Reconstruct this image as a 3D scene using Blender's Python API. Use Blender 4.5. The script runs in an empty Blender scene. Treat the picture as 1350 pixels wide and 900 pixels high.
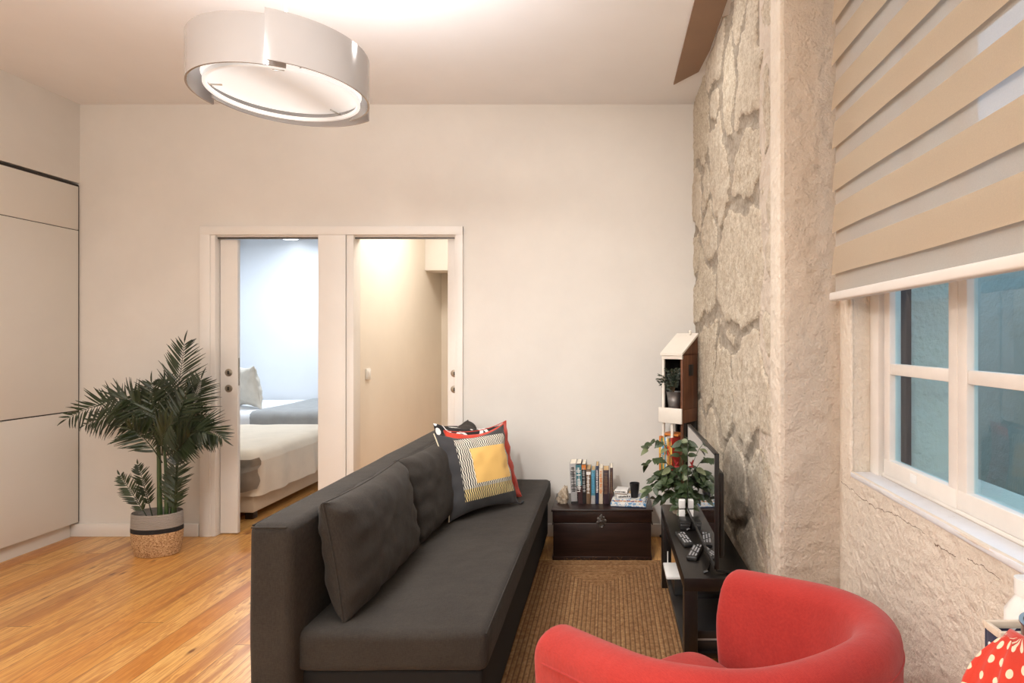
import bpy, bmesh, math, random
import numpy as np
from mathutils import Vector, Matrix, noise as mnoise

R = random.Random(7)
PI = math.pi
scene = bpy.context.scene
COL = scene.collection

# camera numbers measured from the photograph (one point perspective)
F, VX, VY, H = 786.0, 803.0, 447.0, 1.35
def P(x, y, Y):
    return Vector(((x - VX) / F * Y, Y, H - (y - VY) / F * Y))

# ------------------------------------------------------------------ materials
class NT:
    def __init__(s, name):
        s.m = bpy.data.materials.new(name); s.m.use_nodes = True
        s.t = s.m.node_tree; s.n = s.t.nodes; s.l = s.t.links
        s.b = s.n['Principled BSDF']
        s.tc = s.n.new('ShaderNodeTexCoord')
    def node(s, typ, **kw):
        nd = s.n.new(typ)
        for k, v in kw.items(): setattr(nd, k, v)
        return nd
    def set(s, sock, v):
        if isinstance(v, bpy.types.NodeSocket): s.l.new(v, sock)
        elif isinstance(v, (tuple, list)):
            v = tuple(v)
            if sock.type == 'RGBA' and len(v) == 3: v = v + (1,)
            sock.default_value = v
        else: sock.default_value = v
    def math(s, op, a, b=0.0, c=None, clamp=False):
        nd = s.node('ShaderNodeMath', operation=op); nd.use_clamp = clamp
        s.set(nd.inputs[0], a); s.set(nd.inputs[1], b)
        if c is not None: s.set(nd.inputs[2], c)
        return nd.outputs[0]
    def mix(s, f, a, b, blend='MIX'):
        nd = s.node('ShaderNodeMix', data_type='RGBA', blend_type=blend)
        s.set(nd.inputs[0], f); s.set(nd.inputs[6], a); s.set(nd.inputs[7], b)
        return nd.outputs[2]
    def map(s, scale=(1, 1, 1), rot=(0, 0, 0), loc=(0, 0, 0), src=None):
        nd = s.node('ShaderNodeMapping')
        s.set(nd.inputs[0], src or s.tc.outputs['Object'])
        nd.inputs['Scale'].default_value = scale; nd.inputs['Rotation'].default_value = rot; nd.inputs['Location'].default_value = loc
        return nd.outputs[0]
    def noise(s, scale, detail=4, rough=.5, vec=None, dist=0):
        nd = s.node('ShaderNodeTexNoise')
        s.set(nd.inputs['Vector'], vec if vec is not None else s.tc.outputs['Object'])
        nd.inputs['Scale'].default_value = scale; nd.inputs['Detail'].default_value = detail
        nd.inputs['Roughness'].default_value = rough; nd.inputs['Distortion'].default_value = dist
        return nd.outputs[0]
    def vor(s, scale, vec=None, feature='F1', rnd=1, out='Distance'):
        nd = s.node('ShaderNodeTexVoronoi', feature=feature)
        s.set(nd.inputs['Vector'], vec if vec is not None else s.tc.outputs['Object'])
        nd.inputs['Scale'].default_value = scale; nd.inputs['Randomness'].default_value = rnd
        return nd.outputs[out]
    def ramp(s, f, stops):
        nd = s.node('ShaderNodeValToRGB'); s.set(nd.inputs[0], f)
        cr = nd.color_ramp
        while len(cr.elements) < len(stops): cr.elements.new(.5)
        for e, (p, c) in zip(cr.elements, stops):
            e.position = p; e.color = c if len(c) == 4 else tuple(c) + (1,)
        return nd.outputs[0]
    def xyz(s, src=None):
        nd = s.node('ShaderNodeSeparateXYZ'); s.set(nd.inputs[0], src or s.tc.outputs['Object'])
        return nd.outputs
    def comb(s, x, y, z):
        nd = s.node('ShaderNodeCombineXYZ')
        for i, v in enumerate((x, y, z)): s.set(nd.inputs[i], v)
        return nd.outputs[0]
    def bump(s, h, strength=.3, dist=.01, prev=None):
        nd = s.node('ShaderNodeBump'); s.set(nd.inputs['Height'], h)
        nd.inputs['Strength'].default_value = strength; nd.inputs['Distance'].default_value = dist
        if prev is not None: s.l.new(prev, nd.inputs['Normal'])
        s.l.new(nd.outputs[0], s.b.inputs['Normal']); return nd.outputs[0]
    def col(s, c): s.set(s.b.inputs['Base Color'], c)
    def p(s, **kw):
        for k, v in kw.items(): s.set(s.b.inputs[k.replace('_', ' ')], v)
        return s

M = {}
def basic(name, c, rough=.5, var=.06, vs=6, bs=0, bd=.002, bscale=60, metal=0, **kw):
    t = NT(name)
    f = t.noise(vs, 5, .6)
    lo = tuple(max(0, v * (1 - var)) for v in c); hi = tuple(min(1, v * (1 + var)) for v in c)
    t.col(t.ramp(f, [(.3, lo), (.7, hi)]))
    t.p(Roughness=rough, Metallic=metal)
    if bs: t.bump(t.noise(bscale, 4, .6), bs, bd)
    for k, v in kw.items(): t.set(t.b.inputs[k.replace('_', ' ')], v)
    M[name] = t.m; return t

basic('wall_paint', (.72, .685, .63), .75, .035, 2.5, .25, .002, 45)
basic('ceiling_paint', (.87, .86, .855), .8, .02, 2, .15, .001, 60)
basic('bedroom_paint', (.76, .78, .80), .8, .02, 2)
basic('hall_paint', (.76, .70, .61), .8, .03, 2, .2, .002, 40)
basic('trim_paint', (.80, .765, .715), .45, .02, 4)
basic('door_paint', (.79, .75, .695), .4, .03, 4)
basic('cabinet_white', (.77, .725, .655), .42, .015, 3)
basic('seam_dark', (.03, .025, .02), .8)
basic('steel', (.55, .53, .5), .3, .05, metal=1)
basic('dark_steel', (.12, .11, .1), .4, .05, metal=.8)
basic('brass_old', (.38, .33, .26), .4, .15, 30, metal=.8)
basic('white_plastic', (.82, .81, .78), .35, .01)
basic('black_plastic', (.012, .012, .012), .35, .1)
basic('grey_button', (.42, .42, .43), .5)
basic('black_ceramic', (.010, .010, .012), .4)
basic('paper', (.80, .74, .62), .8, .06, 60)
basic('aged_paper', (.62, .43, .22), .8, .1, 60)
basic('white_sheet', (.80, .81, .82), .8, .02, 5, .3, .01, 9)
basic('cream_cover', (.70, .60, .47), .85, .05, 6, .3, .01, 12)
basic('brown_blanket', (.34, .27, .2), .85, .1, 10)
basic('grey_throw', (.34, .34, .33), .9, .08, 12)
basic('beige_pillow', (.62, .56, .47), .9, .06, 12)
basic('bed_base', (.62, .50, .36), .8, .04)
basic('shaded_brown_board', (.27, .165, .10), .6, .08, 3)
basic('soil', (.03, .022, .015), .95, .3, 60, .6, .01, 80)
basic('zinc', (.42, .42, .42), .42, .15, 14, .2, .002, 40, metal=.9)
basic('white_wood', (.80, .74, .65), .5, .03, 8)
basic('terracotta', (.72, .6, .45), .7, .1, 10)
basic('black_fabric', (.008, .0075, .007), .95, .1, 30)
basic('red_leaf', (.35, .02, .02), .5)
basic('sash_paint', (.80, .745, .68), .5, .05, 8, .3, .002, 50)

def fabric(name, c, c2, scale=900, bs=.35, rough=.9, sheen=.3):
    t = NT(name)
    x, y, z = t.xyz()
    n = t.noise(5, 4, .6); fine = t.noise(420, 2, .7)
    w = t.noise(1, 2, .5, t.map((scale, scale * .12, scale * .12)))
    w2 = t.noise(1, 2, .5, t.map((scale * .12, scale, scale)))
    f = t.math('MULTIPLY', t.math('ADD', w, w2), .5)
    f = t.math('ADD', t.math('MULTIPLY', f, .7), t.math('MULTIPLY', n, .3))
    t.col(t.ramp(f, [(.38, c), (.62, c2)]))
    t.p(Roughness=rough, Sheen_Weight=sheen, Sheen_Roughness=.5)
    b = t.bump(f, bs, .002)
    t.bump(t.noise(14, 3, .5), .35, .01, b)
    M[name] = t.m
fabric('sofa_fabric', (.019, .0155, .0125), (.042, .035, .028), 700, .4, .95, .03)
fabric('red_fabric', (.36, .016, .011), (.48, .031, .021), 900, .3, .9, .12)
fabric('red_pillow', (.50, .030, .012), (.66, .06, .025), 800, .3, .85, .2)

# rough plaster for the window side
def plaster(name, c, strength, dist, scale=14):
    t = NT(name)
    n = t.noise(3, 6, .6)
    dirt = t.noise(9, 6, .7, dist=.6)
    base = t.ramp(n, [(.3, tuple(v * .93 for v in c)), (.7, c)])
    base = t.mix(t.ramp(dirt, [(.62, (0, 0, 0)), (.74, (.25, .25, .25))]), base, tuple(v * .72 for v in c))
    if name == 'rough_plaster':
        x, y, z = t.xyz()
        wob = t.math('MULTIPLY', t.math('SUBTRACT', t.noise(7, 6, .65), .5), .075)
        cr = t.math('LESS_THAN', t.math('ABSOLUTE', t.math('SUBTRACT', t.math('ADD', z, wob), .880)), .0011)
        cr = t.math('MULTIPLY', cr, t.math('MULTIPLY', t.math('GREATER_THAN', y, 1.15), t.math('GREATER_THAN', t.noise(11, 2, .5), .44)))
        base = t.mix(t.math('MULTIPLY', cr, t.math('GREATER_THAN', x, .7)), base, (.22, .16, .11))
    t.col(base); t.p(Roughness=.85)
    b = t.bump(t.noise(scale, 4, .55), strength, dist)
    b = t.bump(t.noise(scale * 5, 4, .6), strength * .8, dist * .35, b)
    t.bump(t.noise(scale * .35, 2, .5), strength, dist * 1.5, b)
    M[name] = t.m
plaster('rough_plaster', (.78, .69, .575), .6, .014, 55)
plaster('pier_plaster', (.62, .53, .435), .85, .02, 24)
plaster('outside_plaster', (.58, .60, .54), .5, .02, 10)

# stone wall: the attribute 'joint' marks mortar, 'tone' the colour of each stone
t = NT('granite_rubble')
j = t.node('ShaderNodeAttribute', attribute_name='joint').outputs['Fac']
tn = t.node('ShaderNodeAttribute', attribute_name='tone').outputs['Fac']
sp = t.noise(75, 6, .8); sp2 = t.noise(20, 5, .7); vv = t.vor(95)
gran = t.ramp(sp, [(.32, (.34, .26, .17)), (.45, (.64, .54, .40)), (.58, (.84, .76, .62)), (.74, (.54, .46, .36))])
gran = t.mix(t.math('MULTIPLY', tn, .55), gran, (.80, .70, .57))
gran = t.mix(t.ramp(sp2, [(.45, (0, 0, 0)), (.72, (.7, .7, .7))]), gran, (.44, .33, .21))
gran = t.mix(t.ramp(vv, [(.05, (.55, .55, .55)), (.17, (0, 0, 0))]), gran, (.17, .135, .10))
mort = t.ramp(t.noise(45, 5, .7), [(.3, (.36, .30, .23)), (.6, (.54, .46, .36)), (.8, (.42, .37, .31))])
mort = t.mix(t.ramp(t.noise(9, 4, .6), [(.5, (0, 0, 0)), (.75, (.7, .7, .7))]), mort, (.19, .155, .12))
jj = t.math('ADD', j, t.math('MULTIPLY', t.math('SUBTRACT', t.noise(40, 4, .7), .5), .7))
c = t.mix(t.ramp(jj, [(.45, (0, 0, 0)), (.6, (1, 1, 1))]), gran, mort)
c = t.mix(t.ramp(jj, [(.28, (0, 0, 0)), (.43, (.6, .6, .6)), (.60, (0, 0, 0))]), c, (.20, .15, .105))
t.col(c); t.p(Roughness=.9)
b = t.bump(sp2, .8, .025); t.bump(sp, .9, .010, b)
M['granite_rubble'] = t.m

# pine boards running away from the camera
t = NT('pine_boards')
x, y, z = t.xyz()
bw = .118
xi = t.math('DIVIDE', x, bw); idx = t.math('FLOOR', xi); fx = t.math('FRACT', xi)
wn = t.node('ShaderNodeTexWhiteNoise', noise_dimensions='1D'); t.set(wn.inputs['W'], idx); r1 = wn.outputs['Value']
yy = t.math('ADD', t.math('DIVIDE', y, 2.3), t.math('MULTIPLY', r1, 7.0)); seg = t.math('FLOOR', yy); fy = t.math('FRACT', yy)
wn2 = t.node('ShaderNodeTexWhiteNoise', noise_dimensions='2D'); t.set(wn2.inputs['Vector'], t.comb(idx, seg, 0)); r2 = wn2.outputs['Value']
off = t.math('MULTIPLY', r2, 31.0)
v = t.comb(t.math('ADD', t.math('MULTIPLY', x, 1.0), off), t.math('MULTIPLY', y, .085), off)
g1 = t.noise(16, 5, .55, v, .35)
rings = t.math('FRACT', t.math('MULTIPLY', g1, 9.0))
rings = t.ramp(rings, [(0, (.2, .2, .2)), (.55, (.75, .75, .75)), (.88, (1, 1, 1)), (1, (.2, .2, .2))])
fine = t.noise(1, 3, .6, t.comb(t.math('MULTIPLY', x, 220), t.math('MULTIPLY', y, 5), off))
base = t.ramp(r2, [(0, (.66, .31, .07)), (.35, (.76, .41, .115)), (.7, (.82, .49, .165)), (.90, (.70, .33, .08)), (.97, (.60, .25, .055))])
c = t.mix(t.math('MULTIPLY', t.math('SUBTRACT', 1.0, rings), .85), base, (.40, .125, .02))
c = t.mix(t.math('MULTIPLY', fine, .18), c, (.50, .22, .07))
heart = t.ramp(t.noise(1, 2, .5, t.comb(t.math('ADD', t.math('MULTIPLY', x, 9), off), t.math('MULTIPLY', y, .45), off)), [(.56, (0, 0, 0)), (.61, (.85, .85, .85))])
c = t.mix(t.math('MULTIPLY', heart, .7), c, (.36, .125, .032))
kn = t.vor(1, t.comb(t.math('ADD', t.math('MULTIPLY', x, 9.5), off), t.math('MULTIPLY', y, 3.6), 0))
c = t.mix(t.ramp(kn, [(.05, (.9, .9, .9)), (.11, (.25, .25, .25)), (.17, (0, 0, 0))]), c, (.16, .05, .015))
gap = t.math('LESS_THAN', t.math('MINIMUM', fx, t.math('SUBTRACT', 1.0, fx)), .011)
gap2 = t.math('LESS_THAN', t.math('MINIMUM', fy, t.math('SUBTRACT', 1.0, fy)), .0009)
gp = t.math('MAXIMUM', gap, gap2)
c = t.mix(t.math('MULTIPLY', gp, .75), c, (.12, .05, .018))
t.col(c); t.p(Roughness=t.ramp(t.noise(3, 3, .5), [(.3, (.28, .28, .28)), (.7, (.38, .38, .38))]), Coat_Weight=.12, Coat_Roughness=.15)
b = t.bump(t.math('SUBTRACT', 1.0, gp), .4, .003); t.bump(t.noise(7, 2, .5, t.map((1, .3, 1))), .12, .01, b)
M['pine_boards'] = t.m

# dark stained wood
t = NT('dark_wood')
g = t.noise(1, 5, .6, t.map((4, 60, 60)), .4)
t.col(t.ramp(g, [(.3, (.008, .0035, .003)), (.7, (.026, .011, .008))])); t.p(Roughness=.32)
t.bump(g, .15, .002); M['dark_wood'] = t.m
t = NT('black_brown'); g = t.noise(1, 4, .6, t.map((60, 3, 60)), .2)
t.col(t.ramp(g, [(.3, (.006, .005, .0045)), (.7, (.012, .0095, .008))])); t.p(Roughness=.33); M['black_brown'] = t.m
t = NT('red_brown_wood'); g = t.noise(1, 5, .6, t.map((50, 50, 4)), .5)
t.col(t.ramp(g, [(.3, (.085, .028, .012)), (.7, (.20, .075, .032))])); t.p(Roughness=.45); M['red_brown_wood'] = t.m

# jute braids: rectangular rings round the middle of the rug
RW, RL, RB = .77, 2.5, .021
t = NT('jute_braid')
x, y, z = t.xyz()
ax = t.math('SUBTRACT', RW / 2, t.math('ABSOLUTE', x)); ay = t.math('SUBTRACT', RL / 2, t.math('ABSOLUTE', y))
d = t.math('MINIMUM', ax, ay); across = t.math('LESS_THAN', ax, ay)
along = t.math('ADD', t.math('MULTIPLY', across, y), t.math('MULTIPLY', t.math('SUBTRACT', 1.0, across), x))
ring = t.math('DIVIDE', d, RB); fr = t.math('FRACT', ring); ri = t.math('FLOOR', ring)
tri = t.math('ABSOLUTE', t.math('SUBTRACT', fr, .5))
ch = t.math('FRACT', t.math('ADD', t.math('MULTIPLY', along, 95.0), t.math('ADD', t.math('MULTIPLY', tri, 2.2), t.math('MULTIPLY', t.math('FRACT', t.math('MULTIPLY', ri, .6180339)), 1.0))))
che = t.math('ABSOLUTE', t.math('SUBTRACT', ch, .5))
n = t.noise(55, 4, .7); nb = t.noise(5, 3, .6)
c = t.ramp(n, [(.28, (.14, .058, .018)), (.45, (.36, .185, .070)), (.6, (.50, .29, .125)), (.75, (.66, .44, .22))])
c = t.mix(t.math('MULTIPLY', nb, .35), c, (.28, .125, .045))
gr = t.ramp(tri, [(.30, (0, 0, 0)), (.5, (.9, .9, .9))])
c = t.mix(gr, c, (.07, .028, .01))
c = t.mix(t.ramp(che, [(.30, (0, 0, 0)), (.5, (.38, .38, .38))]), c, (.09, .035, .012))
wr_ = t.node('ShaderNodeTexWhiteNoise', noise_dimensions='1D'); t.set(wr_.inputs['W'], ri)
c = t.mix(t.math('MULTIPLY', wr_.outputs['Value'], .35), c, (.16, .07, .022))
t.col(c); t.p(Roughness=.95)
b = t.bump(t.math('SUBTRACT', 1.0, t.math('MULTIPLY', che, 1.4)), .7, .006); t.bump(n, .6, .004, b)
M['jute_braid'] = t.m

# woven basket (bands by height)
t = NT('seagrass_basket')
x, y, z = t.xyz()
rope = t.math('ABSOLUTE', t.math('SINE', t.math('MULTIPLY', z, 300)))
wv = t.noise(1, 3, .6, t.map((110, 110, 160)), .5)
straw = t.ramp(wv, [(.35, (.22, .10, .04)), (.5, (.55, .33, .16)), (.7, (.74, .52, .31))])
band = t.ramp(z, [(0, (1, 0, 0)), (.148, (0, 1, 0)), (.172, (0, 0, 1))]); 
isg = t.math('GREATER_THAN', z, .178); isb = t.math('GREATER_THAN', z, .150)
c = t.mix(isb, straw, (.015, .014, .014)); c = t.mix(isg, c, (.33, .295, .26))
t.col(c); t.p(Roughness=.9); b = t.bump(rope, .5, .006); t.bump(wv, .7, .006, b); M['seagrass_basket'] = t.m

def leafmat(name, a, b_, rough=.4):
    t = NT(name); n = t.noise(7, 4, .6)
    t.col(t.ramp(n, [(.3, a), (.7, b_)])); t.p(Roughness=rough); t.bump(t.noise(90, 2, .5), .1, .002); M[name] = t.m
leafmat('palm_leaf', (.007, .014, .005), (.026, .044, .012))
leafmat('palm_stem', (.020, .045, .014), (.06, .10, .03))
leafmat('broad_leaf', (.020, .040, .013), (.060, .088, .032), .45)
leafmat('pale_leaf', (.12, .15, .07), (.24, .27, .14), .4)
leafmat('olive_leaf', (.014, .022, .014), (.05, .06, .03), .5)
leafmat('twig', (.06, .04, .02), (.12, .08, .04), .8)

# polka dots
def dots(name, base, dot, scale, thr, flat=(1, 0, 1)):
    t = NT(name)
    x, y, z = t.xyz()
    r = t.math('MULTIPLY', t.math('ARCTAN2', x, t.math('SUBTRACT', 0.0, y)), .05) if name == 'red_dots' else t.math('ADD', x, y)
    v = t.comb(r, z, 0)
    nd = t.node('ShaderNodeTexVoronoi', feature='F1', voronoi_dimensions='2D'); t.set(nd.inputs['Vector'], v)
    nd.inputs['Scale'].default_value = scale; nd.inputs['Randomness'].default_value = .35
    f = t.math('LESS_THAN', nd.outputs['Distance'], thr)
    t.col(t.mix(f, base, dot)); t.p(Roughness=.85, Sheen_Weight=.2); t.bump(t.noise(300, 2, .5), .2, .001); M[name] = t.m
dots('red_dots', (.55, .035, .015), (.80, .62, .45), 62, .24)
dots('navy_dots', (.012, .016, .05), (.75, .75, .76), 55, .2)
basic('linen_trim', (.66, .56, .45), .85, .06, 40)

# yellow square cushion cover: charcoal border, striped field, yellow square
t = NT('striped_yellow_cover')
x, y, z = t.xyz()
def boxmask(t, x, z, x0, x1, z0, z1):
    a = t.math('MULTIPLY', t.math('GREATER_THAN', x, x0), t.math('LESS_THAN', x, x1))
    b = t.math('MULTIPLY', t.math('GREATER_THAN', z, z0), t.math('LESS_THAN', z, z1))
    return t.math('MULTIPLY', a, b)
st = t.math('GREATER_THAN', t.math('FRACT', t.math('ADD', t.math('MULTIPLY', x, 85), t.math('MULTIPLY', t.math('ABSOLUTE', t.math('SUBTRACT', t.math('FRACT', t.math('MULTIPLY', z, 30)), .5)), .8))), .48)
stc = t.mix(st, (.02, .02, .022), t.mix(t.math('LESS_THAN', z, -.09), (.72, .68, .58), (.75, .60, .27)))
c = t.mix(boxmask(t, x, z, -.145, .19, -.15, .173), (.035, .034, .036), stc)
c = t.mix(boxmask(t, x, z, -.072, .168, -.07, .114), c, (.80, .50, .15))
t.col(c); t.p(Roughness=.85, Sheen_Weight=.15); t.bump(t.noise(500, 2, .5), .25, .001); M['striped_yellow_cover'] = t.m
t = NT('black_white_cover')
v = t.vor(9.0, t.map((1, 1, 1), loc=(.03, 0, .02)), rnd=.8)
w = t.math('ABSOLUTE', t.math('SUBTRACT', t.math('FRACT', t.math('MULTIPLY', v, 2.6)), .5))
t.col(t.mix(t.math('GREATER_THAN', w, .33), (.012, .012, .013), (.82, .80, .77))); t.p(Roughness=.8); M['black_white_cover'] = t.m
basic('cream_piping', (.75, .68, .5), .8)
basic('charcoal_cloth', (.03, .03, .032), .9)

# blind cloths
def cloth(name, c, transl, transp, rough=.9):
    t = NT(name); n = t.n; t.col(t.ramp(t.noise(350, 3, .6), [(.3, tuple(v * .9 for v in c)), (.7, c)])); t.p(Roughness=rough)
    t.bump(t.noise(1, 2, .5, t.map((400, 400, 900))), .2, .001)
    tr = t.node('ShaderNodeBsdfTranslucent'); t.set(tr.inputs[0], c)
    m1 = t.node('ShaderNodeMixShader'); m1.inputs[0].default_value = transl
    t.l.new(t.b.outputs[0], m1.inputs[1]); t.l.new(tr.outputs[0], m1.inputs[2])
    tp = t.node('ShaderNodeBsdfTransparent'); m2 = t.node('ShaderNodeMixShader'); m2.inputs[0].default_value = transp
    t.l.new(m1.outputs[0], m2.inputs[1]); t.l.new(tp.outputs[0], m2.inputs[2])
    t.l.new(m2.outputs[0], t.n['Material Output'].inputs[0]); M[name] = t.m
cloth('vane_cloth', (.88, .76, .60), .25, 0)
cloth('sheer_cloth', (.62, .55, .47), .3, .10)

t = NT('window_glass')
t.n.remove(t.b)
g = t.node('ShaderNodeBsdfGlossy'); g.inputs['Roughness'].default_value = .01; t.set(g.inputs[0], (1, 1, 1))
tp = t.node('ShaderNodeBsdfTransparent'); t.set(tp.inputs[0], (.80, .93, .96))
lw0 = t.node('ShaderNodeFresnel'); lw0.inputs[0].default_value = 1.5
geo = t.node('ShaderNodeNewGeometry')
lwo = t.math('MULTIPLY', lw0.outputs[0], t.math('SUBTRACT', 1.0, geo.outputs['Backfacing']))
mx = t.node('ShaderNodeMixShader'); t.l.new(lwo, mx.inputs[0]); t.l.new(tp.outputs[0], mx.inputs[1]); t.l.new(g.outputs[0], mx.inputs[2])
t.l.new(mx.outputs[0], t.n['Material Output'].inputs[0]); M['window_glass'] = t.m

basic('tv_screen', (.006, .006, .007), .04, 0, Specular_IOR_Level=1.0, Coat_Weight=1.0, Coat_Roughness=.02, Coat_IOR=2.2)
basic('shade_acrylic', (.44, .42, .41), .12, .01, Coat_Weight=.3)
def emis(name, c, s):
    t = NT(name); t.col(c); t.p(Emission_Color=c, Emission_Strength=s); M[name] = t.m
t = NT('lamp_diffuser'); t.col((.6, .59, .57)); x, y, z = t.xyz()
s_ = t.math('ABSOLUTE', t.math('SUBTRACT', t.math('MULTIPLY', x, .96), t.math('MULTIPLY', y, .28)))
t.p(Emission_Color=(1, .975, .94), Emission_Strength=t.ramp(s_, [(0, (.40, .40, .40)), (.03, (.46, .46, .46)), (.13, (.80, .80, .80)), (.25, (.85, .85, .85))])); M['lamp_diffuser'] = t.m
emis('bulb_glow', (1, .95, .87), 14)
emis('ceiling_lamp_glow', (.93, .97, 1), 5)

t = NT('rock'); n = t.noise(50, 5, .75)
t.col(t.ramp(n, [(.3, (.16, .11, .07)), (.5, (.45, .36, .26)), (.7, (.66, .58, .47))])); t.p(Roughness=.95); t.bump(n, .8, .01); M['rock'] = t.m

def cover(name, a, b_, s=30, thr=.5):
    t = NT(name)
    n = t.noise(s, 2, .5)
    t.col(t.ramp(n, [(thr - .02, a), (thr + .03, b_)])); t.p(Roughness=.4); M[name] = t.m; return t.m

# ------------------------------------------------------------------ mesh helpers
def bm_(): return bmesh.new()
def add_box(bm, lo, hi, bev=0, seg=2, mat=None):
    ctr = [(a + b) / 2 for a, b in zip(lo, hi)]; sz = [abs(b - a) for a, b in zip(lo, hi)]
    tb = bmesh.new(); bmesh.ops.create_cube(tb, size=1)
    for v in tb.verts: v.co = Vector([v.co[i] * sz[i] + ctr[i] for i in range(3)])
    if bev: bmesh.ops.bevel(tb, geom=list(tb.edges), offset=min(bev, min(sz) * .49), segments=seg, profile=.5, affect='EDGES')
    if mat is not None: bmesh.ops.transform(tb, matrix=mat, verts=tb.verts)
    me = bpy.data.meshes.new('tmp'); tb.to_mesh(me); tb.free(); bm.from_mesh(me); bpy.data.meshes.remove(me)
    return bm
def grid(bm, rows, close_u=False, close_v=False, cap=False):
    vs = [[bm.verts.new(p) for p in r] for r in rows]
    nu, nv = len(vs), len(vs[0])
    for i in range(nu - (0 if close_u else 1)):
        for k in range(nv - (0 if close_v else 1)):
            a, b, c, d = vs[i][k], vs[(i + 1) % nu][k], vs[(i + 1) % nu][(k + 1) % nv], vs[i][(k + 1) % nv]
            q = []
            for w in (a, b, c, d):
                if w not in q: q.append(w)
            if len(q) > 2:
                try: bm.faces.new(q)
                except ValueError: pass
    if cap:
        for r in (vs[0], vs[-1]):
            try: bm.faces.new(r)
            except ValueError: pass
    return vs
def add_tube(bm, pts, r, seg=8, cap=True):
    pts = [Vector(p) for p in pts]; n = len(pts); rows = []
    up = Vector((0, 0, 1))
    for i, p in enumerate(pts):
        tg = (pts[min(i + 1, n - 1)] - pts[max(i - 1, 0)]).normalized()
        a = tg.cross(up if abs(tg.z) < .95 else Vector((1, 0, 0))).normalized(); b = tg.cross(a)
        rr = r(i / (n - 1)) if callable(r) else r
        rows.append([p + (a * math.cos(2 * PI * k / seg) + b * math.sin(2 * PI * k / seg)) * rr for k in range(seg)])
    grid(bm, rows, close_v=True, cap=cap); return bm
def add_lathe(bm, prof, seg=32, c=(0, 0, 0), sx=1, sy=1, capb=True, capt=False):
    rows = [[Vector((c[0] + r * sx * math.cos(2 * PI * k / seg), c[1] + r * sy * math.sin(2 * PI * k / seg), c[2] + z)) for k in range(seg)] for r, z in prof]
    vs = grid(bm, rows, close_v=True)
    if capb and prof[0][0] > 1e-6: bm.faces.new(vs[0])
    if capt and prof[-1][0] > 1e-6: bm.faces.new(vs[-1])
    return bm
def bez(a, b, c, n):
    a, b, c = Vector(a), Vector(b), Vector(c)
    return [a * (1 - t) ** 2 + b * 2 * t * (1 - t) + c * t * t for t in [i / (n - 1) for i in range(n)]]

def obj(name, bm, m, parent=None, loc=None, rot=None, smooth=True, angle=40, mw=None):
    bmesh.ops.recalc_face_normals(bm, faces=bm.faces)
    lim = math.radians(angle)
    for f in bm.faces: f.smooth = smooth
    if smooth:
        for e in bm.edges:
            e.smooth = not (len(e.link_faces) == 2 and e.calc_face_angle(0) > lim)
    me = bpy.data.meshes.new(name); bm.to_mesh(me); bm.free()
    if isinstance(m, str): m = M[m]
    me.materials.append(m)
    o = bpy.data.objects.new(name, me); COL.objects.link(o)
    if parent is not None: o.parent = parent
    if mw is not None: o.matrix_world = mw
    if loc is not None: o.location = loc
    if rot is not None: o.rotation_euler = rot
    return o
def tag(o, label=None, cat=None, group=None, kind=None):
    if label: o['label'] = label
    if cat: o['category'] = cat
    if group: o['group'] = group
    if kind: o['kind'] = kind
    return o
def thing(name, label, cat, loc=(0, 0, 0), rz=0, group=None, mw=None):
    o = bpy.data.objects.new(name, None); COL.objects.link(o); o.empty_display_size = .05
    o.location = loc; o.rotation_euler = (0, 0, rz)
    if mw is not None: o.matrix_world = mw
    return tag(o, label, cat, group)
def struct(name, bm, m, parent=None, **kw):
    o = obj(name, bm, m, parent, **kw)
    if parent is None: o['kind'] = 'structure'
    return o
def sempty(name, loc=(0, 0, 0)):
    o = bpy.data.objects.new(name, None); COL.objects.link(o); o.location = loc; o['kind'] = 'structure'; return o
def box(name, lo, hi, m, parent=None, bev=.003, **kw):
    return obj(name, add_box(bm_(), lo, hi, bev), m, parent, **kw)
def basis(origin, u, up):
    u = Vector(u).normalized(); up = Vector(up); n = up.cross(u).normalized(); up = u.cross(n).normalized()
    # local x = u, local y = n (thickness), local z = up
    m = Matrix.Identity(4)
    n = up.cross(u)
    for i in range(3):
        m[i][0] = u[i]; m[i][1] = n[i]; m[i][2] = up[i]; m[i][3] = origin[i]
    return m
def pillow_bm(w, h, t, inset=.035, p=2.4, nx=30, ny=30, wr=.006, seed=0, q=.5, droop=0.0):
    """soft cushion: x width, z height, y thickness, centred"""
    bm = bmesh.new(); sides = []
    for s in (-1, 1):
        rows = []
        for i in range(nx + 1):
            u = math.sin((i / nx - .5) * PI); r = []
            for k in range(ny + 1):
                v = math.sin((k / ny - .5) * PI)
                x = u * w / 2 * (1 - inset / w * 2 * (1 - v * v)); z = v * h / 2 * (1 - inset / h * 2 * (1 - u * u))
                prof = max(0, (1 - abs(u) ** p)) ** q * max(0, (1 - abs(v) ** p)) ** q
                n1 = mnoise.noise(Vector((x * 9 + seed, z * 9, s * 3))) ; n2 = mnoise.noise(Vector((x * 26 + seed, z * 22, s * 5)))
                y = s * prof * t / 2 * (1 + .12 * n1) + (n1 * wr * 1.2 + n2 * wr * .7) * min(1, prof * 2.5 + .15)
                edge = max(abs(u), abs(v))
                y += wr * 1.5 * math.sin(7 * (u if abs(v) > abs(u) else v) * 2 + seed) * max(0, edge - .6) * (1 if abs(u) < .999 or abs(v) < .999 else 0) * (0 if prof < 1e-4 else 1)
                z2 = z - droop * (1 - u * u) * max(0, v)
                r.append(Vector((x, y, z2)))
            rows.append(r)
        sides.append(grid(bm, rows))
    bmesh.ops.remove_doubles(bm, verts=bm.verts, dist=.0008)
    return bm
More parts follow.
